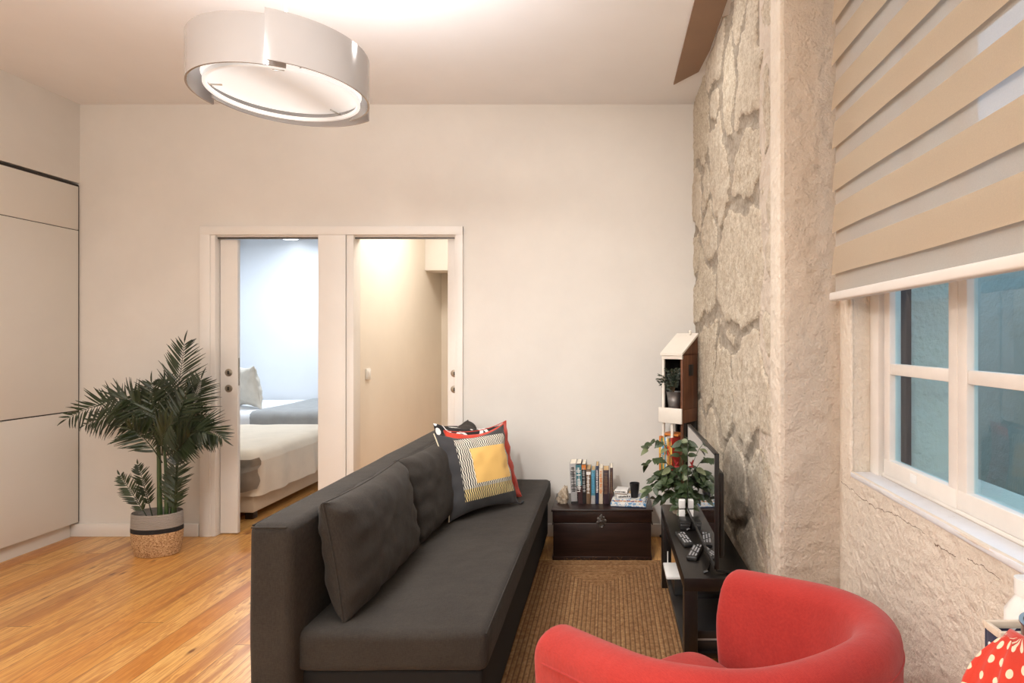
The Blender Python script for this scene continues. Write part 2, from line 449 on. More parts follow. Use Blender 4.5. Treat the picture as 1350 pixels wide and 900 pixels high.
def piping_bm(w, h, inset, r=.003):
    pts = []
    N = 24
    for side in range(4):
        for i in range(N):
            a = math.sin((i / N - .5) * PI)
            u, v = [(a, -1), (1, a), (-a, 1), (-1, -a)][side]
            pts.append(Vector((u * w / 2 * (1 - inset / w * 2 * (1 - v * v)), 0, v * h / 2 * (1 - inset / h * 2 * (1 - u * u)))))
    pts.append(pts[0]); return add_tube(bmesh.new(), pts, r, 5, cap=False)
# ------------------------------------------------------------------ the room
D = 4.09                       # back wall
XL, XS, XW, CZ, YB = -3.63, .57, .754, 2.96, -2.6
YS = 1.948                     # where the stone wall ends
# floor and ceiling
struct('floor', add_box(bm_(), (-5.2, YB, -.1), (2.0, 8.2, 0)), 'pine_boards')
struct('ceiling', add_box(bm_(), (XL - .4, YB, CZ), (1.2, D + .1, CZ + .1)), 'ceiling_paint')
# back wall with two openings
O1, O2, OT = (P(285, 0, D).x, P(421, 0, D).x), (P(467, 0, D).x, P(600, 0, D).x), P(0, 312, D).z
T = .1
bm = bm_()
add_box(bm, (XL - .4, D, 0), (O1[0] - .055, D + T, CZ))
add_box(bm, (O1[0] - .055, D, OT + .01), (O2[1] + .05, D + T, CZ))
add_box(bm, (O1[1] + .02, D + .012, 0), (O2[0] - .04, D + T, OT + .01))
add_box(bm, (O2[1] + .05, D, 0), (XS + .3, D + T, CZ))
struct('wall_back', bm, 'wall_paint', smooth=False)
bm = bm_(); add_box(bm, (XL - .15, YB, 0), (XL - .075, D, 2.43)); add_box(bm, (XL - .15, YB, 2.418), (XL, D, CZ))
struct('wall_left', bm, 'wall_paint', smooth=False)
struct('wall_behind', add_box(bm_(), (XL - .1, YB - .1, 0), (XW + .5, YB, CZ)), 'wall_paint')
# window wall
WY0, WY1, WZ0, WZ1 = .18, 1.858, .936, 2.55
TH = .34
bm = bm_()
def noisy_panel(bm, y0, y1, z0, z1, X=XW, step=.03, amp=.004):
    ny, nz = max(2, int((y1 - y0) / step)), max(2, int((z1 - z0) / step)); rows = []
    for i in range(ny + 1):
        y = y0 + (y1 - y0) * i / ny
        rows.append([Vector((X - amp * (mnoise.noise(Vector((y * 6, k / nz * (z1 - z0) * 6 + z0 * 6, 3))) + .5 * mnoise.noise(Vector((y * 19, (z0 + k / nz * (z1 - z0)) * 19, 7)))) * (0 if i in (0, ny) or k in (0, nz) else 1), y, z0 + (z1 - z0) * k / nz)) for k in range(nz + 1)])
    grid(bm, rows)
add_box(bm, (XW + .004, YB, 0), (XW + TH, YS, WZ0)); add_box(bm, (XW + .004, YB, WZ1), (XW + TH, YS, CZ))
add_box(bm, (XW + .004, YB, WZ0), (XW + TH, WY0, WZ1)); add_box(bm, (XW + .004, WY1, WZ0), (XW + TH, YS, WZ1))
noisy_panel(bm, YB, YS, 0, WZ0); noisy_panel(bm, YB, YS, WZ1, CZ); noisy_panel(bm, YB, WY0, WZ0, WZ1); noisy_panel(bm, WY1, YS, WZ0, WZ1)
# cracks as shallow grooves are left to the plaster texture; soft rounded arris round the reveal
bm2 = bm_()
for a, b in (((XW + .004, WY1 + .004, WZ0), (XW + .004, WY1 + .004, WZ1)), ((XW + .004, WY0, WZ0 - .003), (XW + .004, WY1, WZ0 - .003))):
    pts = [Vector(a).lerp(Vector(b), i / 40) + Vector((mnoise.noise(Vector((i * .3, 1, 2))) * .002, 0, 0)) for i in range(41)]
    add_tube(bm2, pts, .007, 8)
me = bpy.data.meshes.new('t'); bm2.to_mesh(me); bm2.free(); bm.from_mesh(me)
struct('wall_right', bm, 'rough_plaster')
# pier: a thin bright plaster edge and the face turned to the camera
bm = bm_()
rows = []
nz = 120
prof = [(XS + .03, 2.06), (XS + .012, 2.04), (XS, 2.0), (XS, YS + .012), (XS + .004, YS + .003), (XS + .014, YS), (XS + .07, YS), (XS + .13, YS), (XW + .05, YS)]
for x, y in prof:
    rows.append([Vector((x + .003 * mnoise.noise(Vector((x * 9, y * 9, k * .35))), y + .004 * mnoise.noise(Vector((x * 14, k * .4, 5))), CZ * k / nz)) for k in range(nz + 1)])
grid(bm, rows)
add_box(bm, (XS + .01, YS + .015, 0), (XW + TH, 2.3, CZ))
struct('trim_1', bm, 'pier_plaster')
# a lighter corner strip of the pier
bm = bm_(); add_box(bm, (XS - .011, YS + .004, 0), (XS + .04, 2.072, CZ), .006, 2)
struct('trim_2', bm, 'rough_plaster')

# rubble stone wall
seeds = [  # pixel x, pixel y in the photograph, half width (m) along Y, half height (m)
 (975, 350, .42, .30), (925, 385, .35, .28), (989, 520, .36, .30), (985, 205, .30, .25), (943, 220, .34, .30), (988, 80, .36, .34), (957, 100, .22, .40),
 (933, 300, .22, .28), (921, 180, .3, .25), (930, 250, .2, .2), (928, 470, .35, .3), (949, 520, .25, .3), (940, 600, .3, .26), (965, 640, .3, .25),
 (1003, 650, .24, .3), (985, 740, .4, .25), (950, 720, .5, .25), (1012, 300, .1, .45), (1010, 440, .12, .25), (1008, 150, .12, .3), (918, 260, .2, .3),
 (916, 330, .15, .2), (945, 60, .3, .3), (1005, 20, .2, .2), (970, 20, .25, .2), (915, 500, .2, .2), (918, 560, .3, .2), (930, 660, .4, .2), (960, 445, .25, .07),
 (940, 135, .2, .15), (925, 430, .25, .07), (1006, 590, .1, .08), (1000, 250, .2, .07)]
sd = []
for x, y, a, b_ in seeds:
    Y = F * XS / (x - VX); sd.append((Y, H - (y - VY) / F * Y, a, b_, R.random()))
SY = np.array([s[0] for s in sd]); SZ = np.array([s[1] for s in sd]); SA = np.array([s[2] for s in sd]); SB = np.array([s[3] for s in sd])
ny, nz = 190, 260
Y0, Y1 = 2.058, 4.10
bm = bm_(); JO, TO = [], []
rows = []
for i in range(ny + 1):
    y = Y0 + (Y1 - Y0) * i / ny; r = []
    for k in range(nz + 1):
        z = CZ * k / nz
        wy = y + .07 * mnoise.noise(Vector((y * 4, z * 4, 1))) + .025 * mnoise.noise(Vector((y * 14, z * 14, 9)))
        wz = z + .07 * mnoise.noise(Vector((y * 4, z * 4, 11))) + .025 * mnoise.noise(Vector((y * 14, z * 14, 19)))
        dd = np.sqrt(((wy - SY) / SA) ** 2 + ((wz - SZ) / SB) ** 2)
        o2 = np.argpartition(dd, 1)[:2]; a, b_ = sorted(o2, key=lambda q: dd[q])
        gapv = (dd[b_] - dd[a]) * min(SA[a], SB[a])
        jn = 1 - min(1, max(0, (gapv - .030 - .02 * mnoise.noise(Vector((y * 9, z * 9, 77)))) / .03))
        n = mnoise.noise(Vector((y * 11, z * 11, 4))); n3 = mnoise.noise(Vector((y * 35, z * 35, 4)))
        hgt = (1 - jn) * (.013 + .010 * sd[a][4]) + .007 * n + .005 * n3 + .004 * mnoise.noise(Vector((y * 70, z * 70, 8))) + jn * .006 * mnoise.noise(Vector((y * 20, z * 20, 30)))
        if i == 0: hgt *= .2
        r.append(Vector((XS + .022 - hgt, y, z))); JO.append(jn); TO.append(sd[a][4])
    rows.append(r)
vs = grid(bm, rows)
add_box(bm, (XS + .05, 2.07, 0), (XS + .4, D + .1, CZ))
nj = (ny + 1) * (nz + 1)
o = struct('wall_stone', bm, 'granite_rubble', angle=80)
for nm, arr in (('joint', JO), ('tone', TO)):
    at = o.data.attributes.new(nm, 'FLOAT', 'POINT')
    full = np.ones(len(o.data.vertices), dtype=np.float32); full[:nj] = np.array(arr[:nj], dtype=np.float32) if nm == 'joint' else np.array(arr[:nj], dtype=np.float32)
    at.data.foreach_set('value', full)

# brown board under the ceiling beside the stone; dark shading put into its brown
def ceil_pt(x, y): 
    Y = F * (CZ - .012 - H) / (VY - y); return ((x - VX) / F * Y, Y)
c0 = ceil_pt(888, 112); c1 = ceil_pt(921, 95)
bm = bm_()
poly = [(c0[0], c0[1]), (c1[0], c1[1]), (XS - .012, 3.3), (XS - .012, -.5), (c0[0], -.5)]
lo = [bm.verts.new((x, y, CZ - .012)) for x, y in poly]; hi = [bm.verts.new((x, y, CZ + .02)) for x, y in poly]
bm.faces.new(lo); bm.faces.new(hi)
for i in range(5): bm.faces.new((lo[i], lo[(i + 1) % 5], hi[(i + 1) % 5], hi[i]))
struct('trim_3', bm, 'shaded_brown_board', smooth=False)
# baseboards
struct('baseboard_back', add_box(bm_(), (XL - .08, D - .016, 0), (P(263, 0, D).x, D, .088), .004), 'trim_paint')
struct('baseboard_right', add_box(bm_(), (O2[1] + .06, D - .016, 0), (XS - .01, D, .088), .004), 'trim_paint')

# door casings: one frame round both openings
A0, A1 = P(263, 0, D - .02).x, P(610, 0, D - .02).x
ZT = P(0, 298, D - .02).z
d = sempty('door_1', (0, 0, 0))
bm = bm_()
add_box(bm, (A0, D - .02, 0), (A0 + .07, D + .0, ZT), .003)
add_box(bm, (A0 + .06, D - .012, 0), (O1[0], D + T, OT + .012), .003)
add_box(bm, (A1 - .045, D - .02, 0), (A1, D + .0, ZT), .003)
add_box(bm, (O2[1], D - .012, 0), (A1 - .04, D + T, OT + .012), .003)
add_box(bm, (A0, D - .021, OT + .01), (A1, D + .0, ZT), .003)
add_box(bm, (O1[1], D - .02, 0), (P(457, 0, D).x, D + T, OT + .01), .003)
add_box(bm, (P(457, 0, D).x + .004, D - .012, 0), (O2[0], D + T, OT + .01), .003)
add_box(bm, (O1[0], D + .0, OT), (O2[1], D + T, OT + .012), .002)
obj('door_casing', bm, 'trim_paint', d)
bm = bm_(); add_box(bm, (O1[0], D + .015, OT - .012), (O1[1], D + .03, OT)); add_box(bm, (O2[0], D + .015, OT - .012), (O2[1], D + .03, OT))
obj('sliding_track', bm, 'dark_steel', d)
def lock(parent, x, z, yf, side=0):
    for k, dz in enumerate((0, -.11)):
        bm = bm_(); add_lathe(bm, [(.026, 0), (.026, .003), (.020, .006), (0, .006)], 24)
        bmesh.ops.rotate(bm, cent=(0, 0, 0), matrix=Matrix.Rotation(PI / 2, 3, 'X'), verts=bm.verts)
        e = obj('escutcheon', bm, 'brass_old', parent, loc=(x, yf, z + dz))
        bm = bm_(); add_box(bm, (-.005, -.0085, -.012), (.005, -.0058, .012), .001)
        obj('keyhole', bm, 'seam_dark', e)
# left sliding leaf, partly out of its pocket
L1 = P(315, 0, D + .05).x
leaf = thing('sliding_door_leaf', 'white sliding door leaf half open at the bedroom doorway, beside the palm', 'door')
box('door_panel', (O1[0] - .3 + .305, D + .035, .008), (L1, D + .065, OT - .013), 'door_paint', leaf, .003)
lock(leaf, P(301, 0, D + .03).x, P(0, 491, D + .03).z, D + .035)
box('edge_plate', (L1 - .001, D + .042, 1.03), (L1 + .002, D + .058, 1.22), 'brass_old', leaf, .0)
leaf2 = thing('sliding_door_leaf', 'narrow edge of a white sliding door at the right of the hallway doorway', 'door')
L2 = P(591, 0, D + .05).x
box('door_panel', (L2, D + .035, .008), (O2[1], D + .065, OT - .013), 'door_paint', leaf2, .003)
lock(leaf2, P(599, 0, D + .03).x, P(0, 492, D + .03).z, D + .035)

# ---- bedroom beyond the left opening
BZ = 2.64
struct('wall_bedroom_back', add_box(bm_(), (-4.8, 7.5, 0), (-1.9, 7.6, BZ)), 'bedroom_paint')
struct('wall_bedroom_left', add_box(bm_(), (-4.75, D + T, 0), (-4.64, 7.5, BZ)), 'bedroom_paint')
bm = add_box(bm_(), (-1.95, D + T, 0), (-1.925, 7.5, 2.8))
struct('wall_partition_bedroom', bm, 'bedroom_paint')
bm = add_box(bm_(), (-1.925, D + T, 0), (-1.9, 7.5, 2.8))
struct('wall_partition_hall', bm, 'hall_paint')
struct('ceiling_bedroom', add_box(bm_(), (-4.8, D + T, BZ), (-1.94, 7.6, BZ + .1)), 'bedroom_paint')
def draped(x0, x1, y0, y1, z0, z1, side_r=.0, wr=.012, seed=0, rad=.07, flare=.0):
    """a cover over a bed: rounded box open below, with folds"""
    bm = bmesh.new(); rows = []; n = 40
    # perimeter path (rounded rectangle), profile from hem up to the top centre
    per = []
    rr = .10
    cx, cy, hx, hy = (x0 + x1) / 2, (y0 + y1) / 2, (x1 - x0) / 2, (y1 - y0) / 2
    for cxn, cyn, a0 in ((1, 1, 0), (-1, 1, 90), (-1, -1, 180), (1, -1, 270)):
        for q in range(7):
            a = math.radians(a0 + q * 15); per.append((cxn * (hx - rr) + rr * math.cos(a), cyn * (hy - rr) + rr * math.sin(a)))
    full = []
    for i in range(len(per)):
        a, b_ = per[i], per[(i + 1) % len(per)]; ln = math.hypot(b_[0] - a[0], b_[1] - a[1]); m = max(1, int(ln / .05))
        for q in range(m): full.append((a[0] + (b_[0] - a[0]) * q / m, a[1] + (b_[1] - a[1]) * q / m))
    prof = [(0, 0), (0, .25), (0, .5), (0, .75)] + [(-rad + rad * math.cos(math.radians(a)), 1.0 + (rad * math.sin(math.radians(a)) - rad) / (z1 - z0)) for a in (0, 30, 60, 90)]
    for dx, f in prof:
        r = []
        for i, (px, py) in enumerate(full):
            L = math.hypot(px, py); nx_, ny_ = px / L, py / L
            w = wr * mnoise.noise(Vector((px * 9 + seed, py * 9, 0))) * (1.3 - f) + flare * (1 - f)
            r.append(Vector((cx + px + nx_ * (dx + w), cy + py + ny_ * (dx + w), z0 + (z1 - z0) * f + .004 * mnoise.noise(Vector((px * 5, py * 5, seed))))))
        rows.append(r)
    for s in (.8, .55, .3, .02):
        rows.append([Vector((cx + (p.x - cx) * s, cy + (p.y - cy) * s, z1 + .010 * mnoise.noise(Vector((p.x * 3 * s, p.y * 3 * s, seed + 3))))) for p in rows[7]])
    vs = grid(bm, rows, close_v=True); bm.faces.new(vs[-1]); return bm
bed = thing('double_bed', 'bed with cream draped cover and folded brown blanket, nearer in the bedroom', 'bed')
bx1 = -2.56
box('bed_frame', (-4.5, 4.40, .065), (bx1 - .06, 5.74, .34), 'bed_base', bed, .02)
for x, y in ((-4.4, 4.5), (bx1 - .14, 4.5), (-4.4, 5.65), (bx1 - .14, 5.65)): 
    box('leg', (x - .03, y - .03, 0), (x + .03, y + .03, .065), 'dark_wood', bed)
obj('mattress', draped(-4.5, bx1 - .05, 4.40, 5.76, .33, .50, seed=2), 'white_sheet', bed)
obj('bed_cover', draped(-4.49, bx1, 4.36, 5.78, .20, .535, seed=5, wr=.03, rad=.09, flare=.015), 'cream_cover', bed)
bm = bm_()   # folded blanket end hanging over the near side
rows = []
for i in range(13):
    u = i / 12
    x = P(316, 0, 4.33).x - .12 + u * .27
    rows.append([Vector((x + .01 * math.sin(k * 1.3), 4.325 - .02 * math.sin(u * 9 + k * .4) - (.03 if k > 2 else 0), .50 - k * .028 - .03 * math.sin(u * 3.0))) for k in range(9)])
grid(bm, rows); 
bmesh.ops.solidify(bm, geom=bm.faces[:], thickness=.012)
obj('folded_blanket', bm, 'brown_blanket', bed)
bed2 = thing('single_bed', 'bed with white sheet and grey throw against the bedroom back wall', 'bed')
box('bed_frame', (-4.6, 6.15, .12), (-2.6, 7.44, .42), 'bed_base', bed2, .02)
for x, y in ((-4.5, 6.22), (-2.7, 6.22), (-4.5, 7.38), (-2.7, 7.38)): box('leg', (x - .03, y - .03, 0), (x + .03, y + .03, .12), 'dark_wood', bed2)
obj('bed_sheet', draped(-4.61, -2.58, 6.1, 7.46, .3, .60, seed=8, wr=.02), 'white_sheet', bed2)
obj('throw_blanket', draped(-3.72, -2.56, 6.08, 7.48, .28, .615, seed=12, wr=.02), 'grey_throw', bed2)
tag(obj('bed_pillow', pillow_bm(.62, .48, .17, seed=4, wr=.012), 'beige_pillow', mw=basis((-3.98, 6.55, .83), (.75, -.6, 0), (-.35, .1, .8))), 'crumpled beige pillow on the white bed seen through the doorway', 'pillow')
lmp = thing('ceiling_lamp', 'small round ceiling lamp glowing white in the bedroom', 'lamp', P(381, 316, 7.3).xy.to_3d() + Vector((0, 0, BZ)))
lc = lmp.location
obj('lamp_housing', add_lathe(bm_(), [(.135, 0), (.135, -.045), (.125, -.055), (.11, -.055)], 32), 'steel', lmp)
obj('lamp_glass', add_lathe(bm_(), [(.118, -.05), (.09, -.064), (.04, -.07), (.0, -.071)], 32, capb=False), 'ceiling_lamp_glow', lmp)

# ---- hallway beyond the right opening
struct('wall_hall_back', add_box(bm_(), (-1.95, 6.75, 0), (.6, 6.85, 2.8)), 'hall_paint')
struct('wall_hall_right', add_box(bm_(), (-.55, D + T, 0), (-.45, 6.75, 2.8)), 'hall_paint')
struct('ceiling_hall', add_box(bm_(), (-1.925, D + T, 2.8), (-.45, 6.85, 2.9)), 'ceiling_paint')
struct('trim_4', add_box(bm_(), (-1.9, 6.15, 2.06), (-.55, 6.4, 2.8), .004), 'trim_paint')
sw = thing('light_switch', 'small white light switch on the hallway wall seen through the doorway', 'light switch')
c = P(484.5, 493, F * 1.9 / (VX - 484.5))
bm = add_box(bm_(), (-1.9, c.y - .042, c.z - .042), (-1.888, c.y + .042, c.z + .042), .003)
obj('switch_plate', bm, 'white_plastic', sw)
obj('rocker', add_box(bm_(), (-1.889, c.y - .026, c.z - .026), (-1.883, c.y + .026, c.z + .026), .002), 'white_plastic', sw)

# ------------------------------------------------------------------ window
w = sempty('window_1')
XF = .812
bm = bm_()    # fixed frame
add_box(bm, (XF, 1.80, WZ0), (XF + .07, 1.858, WZ1), .003); add_box(bm, (XF, WY0, WZ0), (XF + .07, WY0 + .05, WZ1), .003)
add_box(bm, (XF + .012, WY0, WZ0 - .0), (XF + .07, WY1, WZ0 + .012), .003); add_box(bm, (XF, WY0, WZ1 - .05), (XF + .07, WY1, WZ1), .003)
obj('window_frame', bm, 'sash_paint', w)
def sash(y0, y1, x, nlites, nm='sash'):
    bm = bm_(); z0, z1 = WZ0 + .012, WZ1 - .05
    s = .036; th = .028
    zb = P(1172, 607, 1.747).z
    add_box(bm, (x, y0, zb - .004), (x + th, y0 + s, z1 - s + .002), .003); add_box(bm, (x, y1 - s, zb - .004), (x + th, y1, z1 - s + .002), .003)
    add_box(bm, (x - .001, y0 + .0005, z0), (x + th, y1 - .0005, zb), .003); add_box(bm, (x - .001, y0 + .0005, z1 - s), (x + th, y1 - .0005, z1), .003)
    o = obj(nm, bm, 'sash_paint', w)
    zb = P(1172, 607, 1.747).z
    zm = 1.262
    for q in range(3):
        zz = zm + q * .40
        bm = add_box(bm_(), (x + .002, y0 + s, zz - .016), (x + th - .004, y1 - s, zz + .016), .003); obj('glazing_bar', bm, 'sash_paint', o)
    ys = [y0 + s, y1 - s]; zs = [zb, zm, zm + .4, zm + .8, z1 - s]
    for q in range(4):
        bm = add_box(bm_(), (x + .017, ys[0] - .004, zs[q] + (.012 if q else -.004)), (x + .020, ys[1] + .004, zs[q + 1] - (.012 if q < 3 else -.004)))
        obj('pane', bm, 'window_glass', o)
    return o
XSH = .822
sash(1.410, 1.785, XSH, 2)
sash(.98, 1.412, XSH + .003, 2)
sash(.56, .982, XSH, 2)
sash(.23, .562, XSH, 2)
# small plate on the lower rail
c = P(1205, 631, F * XSH / (1205 - VX))
o = obj('catch_plate', add_box(bm_(), (XSH - .003, c.y - .016, c.z - .012), (XSH + .0, c.y + .016, c.z + .012), .001), 'white_plastic', w)
bm = bm_(); add_box(bm, (XW - .003, WY0, WZ0 - .014), (XF + .012, WY1, WZ0 + .002), .004)
t = NT('sill_paint'); t.col(t.ramp(t.noise(20, 5, .7), [(.30, (.50, .46, .42)), (.36, (.74, .74, .76)), (.7, (.80, .80, .82))])); t.p(Roughness=.4); M['sill_paint'] = t.m
obj('window_sill', bm, 'sill_paint', w)
# outside: the wall across the light well, a ledge and a downpipe
struct('wall_outside', add_box(bm_(), (2.3, -3.0, -1.0), (2.5, 6.0, 2.6)), 'outside_plaster')
struct('wall_outside_end', add_box(bm_(), (1.1, 5.2, -1.0), (2.3, 5.4, 2.6)), 'outside_plaster')
struct('floor_outside', add_box(bm_(), (1.1, -3, -1.1), (2.5, 5.4, -1.0)), 'outside_plaster')
struct('trim_5', add_box(bm_(), (2.2, -3.0, 1.02), (2.3, 2.6, 1.12), .01), 'outside_plaster')
basic('brown_frame_paint', (.05, .03, .035), .5)
obj('outer_frame', add_box(bm_(), (.886, 1.812, WZ0 + .003), (.920, 1.857, WZ1), .003), 'brown_frame_paint', w)

# roller blind with folded vanes
XB = .712
BY0, BY1, BZ0 = .12, 1.885, P(1095, 397, 1.885).z
bl = thing('window_blind', 'beige layered blind with alternating sheer bands hanging over the window', 'blind')
per = .1305; zb0 = BZ0 + .026
edges = [P(1097, y, 1.885).z for y in (363, 308, 254, 198, 147, 88.6)]
z = edges[-1]
while z < 2.62: z += per; edges.append(z)
bm = bm_(); ys = [BY0 + (BY1 - BY0) * i / 24 for i in range(25)]
rows = [[Vector((XB + .004, y, zz)) for y in ys] for zz in (BZ0 + .02, 2.66)]
grid(bm, rows); obj('sheer_layer', bm, 'sheer_cloth', bl)
for zi in edges:
    if zi > 2.6: continue
    bm = bm_(); rows = []
    for q in range(9):
        f = q / 8
        rows.append([Vector((XB - .010 * (1 - f) ** .7 * (1 - .15 * math.sin(i * .7 + zi * 9)) * 1.0 + .002, y, zi + .088 * f - .0015 * math.sin(i * .5))) for i, y in enumerate(ys)])
    grid(bm, rows); bmesh.ops.solidify(bm, geom=bm.faces[:], thickness=.0015)
    obj('vane', bm, 'vane_cloth', bl)
obj('bottom_rail', add_box(bm_(), (XB - .016, BY0, BZ0), (XB + .016, BY1 + .003, BZ0 + .027), .006, 3), 'trim_paint', bl)
obj('head_rail', add_box(bm_(), (XB - .04, BY0 - .01, 2.66), (XW - .005, BY1 + .005, 2.75), .01), 'white_plastic', bl)

# ------------------------------------------------------------------ pendant lamp
LR = .275; LY = 2.07; LX = -.543 * LY; LZ = H + .405 * LY
pen = thing('pendant_lamp', 'round white drum pendant lamp of three overlapping curved panels hanging from the ceiling', 'lamp', (LX, LY, LZ))
def spiral(a0, a1, r0, r1, z0, z1, th=.006, n=48):
    bm = bm_(); rows = []
    for i in range(n + 1):
        f = i / n; a = math.radians(a0 + (a1 - a0) * f); r = r0 + (r1 - r0) * (f ** 1.0)
        e = .0
        rows.append([Vector((math.cos(a) * q, math.sin(a) * q, zz)) for q, zz in ((r, z0), (r + th, z0), (r + th, z1), (r, z1))])
    grid(bm, rows, close_v=True, cap=True); return bm
for a in (-72, 48, 168):
    obj('shade_panel', spiral(a, a + 131, LR + .020, LR - .022, 0, .155), 'shade_acrylic', pen, angle=30)
# inner ring and the frosted bowl
obj('inner_ring', spiral(0, 360, LR - .045, LR - .045, .004, .016, .010, 90), 'lamp_diffuser', pen)
obj('diffuser', add_lathe(bm_(), [(LR - .03, .035), (LR - .08, .040), (.12, .052), (0.0, .056)], 64, capb=False), 'lamp_diffuser', pen)
obj('upper_plate', add_lathe(bm_(), [(LR - .03, .132), (.10, .135), (0, .135)], 64, capb=False), 'white_plastic', pen)
for a in (-66, 54, 174):
    ar = math.radians(a); r = LR - .02
    bm = bm_(); add_box(bm, (-.018, -.001, 0), (.018, .001, .003), .0004); 
    obj('clip', bm, 'steel', pen, loc=(math.cos(ar) * (r - .012), math.sin(ar) * (r - .012), -.006), rot=(0, 0, ar + PI / 2 - .2))
for a in (70, 190, 310):
    ar = math.radians(a); r0, r1 = LR - .075, LR - .02
    obj('support_arm', add_tube(bm_(), [(math.cos(ar) * r0, math.sin(ar) * r0, .03), (math.cos(ar) * r1, math.sin(ar) * r1, .028)], .003, 6), 'steel', pen)
obj('cord', add_tube(bm_(), [(0, 0, .135), (.002, 0, .3), (0, 0, CZ - LZ - .03)], .004, 8), 'white_plastic', pen)
obj('ceiling_rose', add_lathe(bm_(), [(.055, CZ - LZ), (.055, CZ - LZ - .02), (.03, CZ - LZ - .035), (0, CZ - LZ - .035)], 32), 'white_plastic', pen)

# ------------------------------------------------------------------ tall cabinet
cab = thing('tall_cabinet', 'tall built-in cream cabinet with flush doors on the left wall', 'cabinet')
cy0 = 2.5
box('cabinet_body', (XL - .06, cy0, .095), (XL - .020, D - .004, 2.40), 'cabinet_white', cab, .001)
obj('plinth', add_box(bm_(), (XL - .065, cy0, 0), (XL - .05, D - .02, .094)), 'cabinet_white', cab)
for z0, z1 in ((.100, P(0, 541, D).z - .004), (P(0, 541, D).z + .004, P(0, 304, D).z - .003), (P(0, 304, D).z + .002, 2.392)):
    obj('cabinet_door', add_box(bm_(), (XL - .02, cy0, z0), (XL, D - .012, z1), .0012), 'cabinet_white', cab)
bm = bm_()
for z in (P(0, 541, D).z, P(0, 304, D).z): add_box(bm, (XL - .018, cy0, z - .004), (XL - .008, D - .012, z + .004))
add_box(bm, (XL - .018, cy0, 2.393), (XL - .002, D - .008, 2.406)); add_box(bm, (XL - .018, D - .012, .1), (XL - .004, D - .002, 2.40))
obj('shadow_gap', bm, 'seam_dark', cab)
obj('handle', add_box(bm_(), (XL - .002, 3.3, P(0, 541, D).z - .006), (XL + .008, 3.56, P(0, 541, D).z - .001), .001), 'steel', cab)
# ------------------------------------------------------------------ rug
bm = bm_(); n1, n2 = 154, 500; rows = []
rug_c = (-.06, 3.616 - RL / 2)
for i in range(n1 + 1):
    x = -RW / 2 + RW * i / n1; r = []
    for k in range(n2 + 1):
        y = -RL / 2 + RL * k / n2
        d = min(RW / 2 - abs(x), RL / 2 - abs(y)); fr = (d / RB) % 1
        z = .010 + .0035 * abs(math.sin(PI * fr)) + .0015 * mnoise.noise(Vector((x * 30, y * 30, 0)))
        ex = .003 * mnoise.noise(Vector((y * 8, 3, 1 if x > 0 else 2)))
        if d < 1e-6: z = .001
        r.append(Vector((x + (ex if abs(x) > RW / 2 - .03 else 0), y, z)))
    rows.append(r)
grid(bm, rows)
bm.faces.new([bm.verts.new(v) for v in ((-RW / 2, -RL / 2, .0005), (RW / 2, -RL / 2, .0005), (RW / 2, RL / 2, .0005), (-RW / 2, RL / 2, .0005))])
rug = tag(obj('jute_rug', bm, 'jute_braid', angle=80), 'braided jute rug of concentric rectangles on the floor between sofa and black bench', 'rug')
rug.location = (rug_c[0], rug_c[1], 0)
# stray fibres at the far edge are part of the rug
bm = bm_()
for i in range(26):
    x = R.uniform(-RW / 2, RW / 2); y = RL / 2
    a = R.uniform(-1, 1); L = R.uniform(.01, .03)
    add_tube(bm, bez((x, y - .006, .008), (x + a * L * .4, y + .004, .014 + L * .6), (x + a * L, y + .006, .010 + L * R.uniform(.2, .9)), 5), .0006, 4)
obj('loose_fibres', bm, 'jute_braid', rug)['kind'] = 'stuff'

# ------------------------------------------------------------------ sofa
SX0, SX1, SXB, SYN, SYF, SZT = -1.125, -.388, -.985, 1.85, 3.985, .42
sofa = thing('sofa', 'long armless charcoal grey sofa along the left of the rug', 'sofa', ((SX0 + SX1) / 2, (SYN + SYF) / 2, 0))
def in_sofa(o):
    o.parent = sofa; o.location = -sofa.location; return o
def soft_box(lo, hi, bev, n=6, amp=.004, sc=5, cuts=10):
    bm = add_box(bm_(), lo, hi, bev, n)
    for ax in range(3):
        L = hi[ax] - lo[ax]; m = max(1, int(L / .09))
        for q in range(1, m):
            c = [0, 0, 0]; c[ax] = lo[ax] + L * q / m; nn = [0, 0, 0]; nn[ax] = 1
            if c[ax] - lo[ax] < bev * 1.05 or hi[ax] - c[ax] < bev * 1.05: continue
            bmesh.ops.bisect_plane(bm, geom=bm.verts[:] + bm.edges[:] + bm.faces[:], plane_co=c, plane_no=nn)
    for v in bm.verts:
        nse = Vector((mnoise.noise(v.co * sc), mnoise.noise(v.co * sc + Vector((9, 2, 1))), mnoise.noise(v.co * sc + Vector((3, 7, 5)))))
        v.co += nse * amp
    return bm
in_sofa(obj('seat', soft_box((SXB - .02, SYN + .045, .285), (SX1, SYF, SZT), .032, amp=.004), 'sofa_fabric', angle=80))
bm = soft_box((SX0, SYN, .03), (SXB, SYF, .775), .028, amp=.004)
in_sofa(obj('backrest', bm, 'sofa_fabric', angle=80))
in_sofa(obj('base', soft_box((SXB - .01, SYN + .07, .05), (SX1 - .02, SYF - .01, .283), .012, amp=.002), 'black_fabric', angle=80))
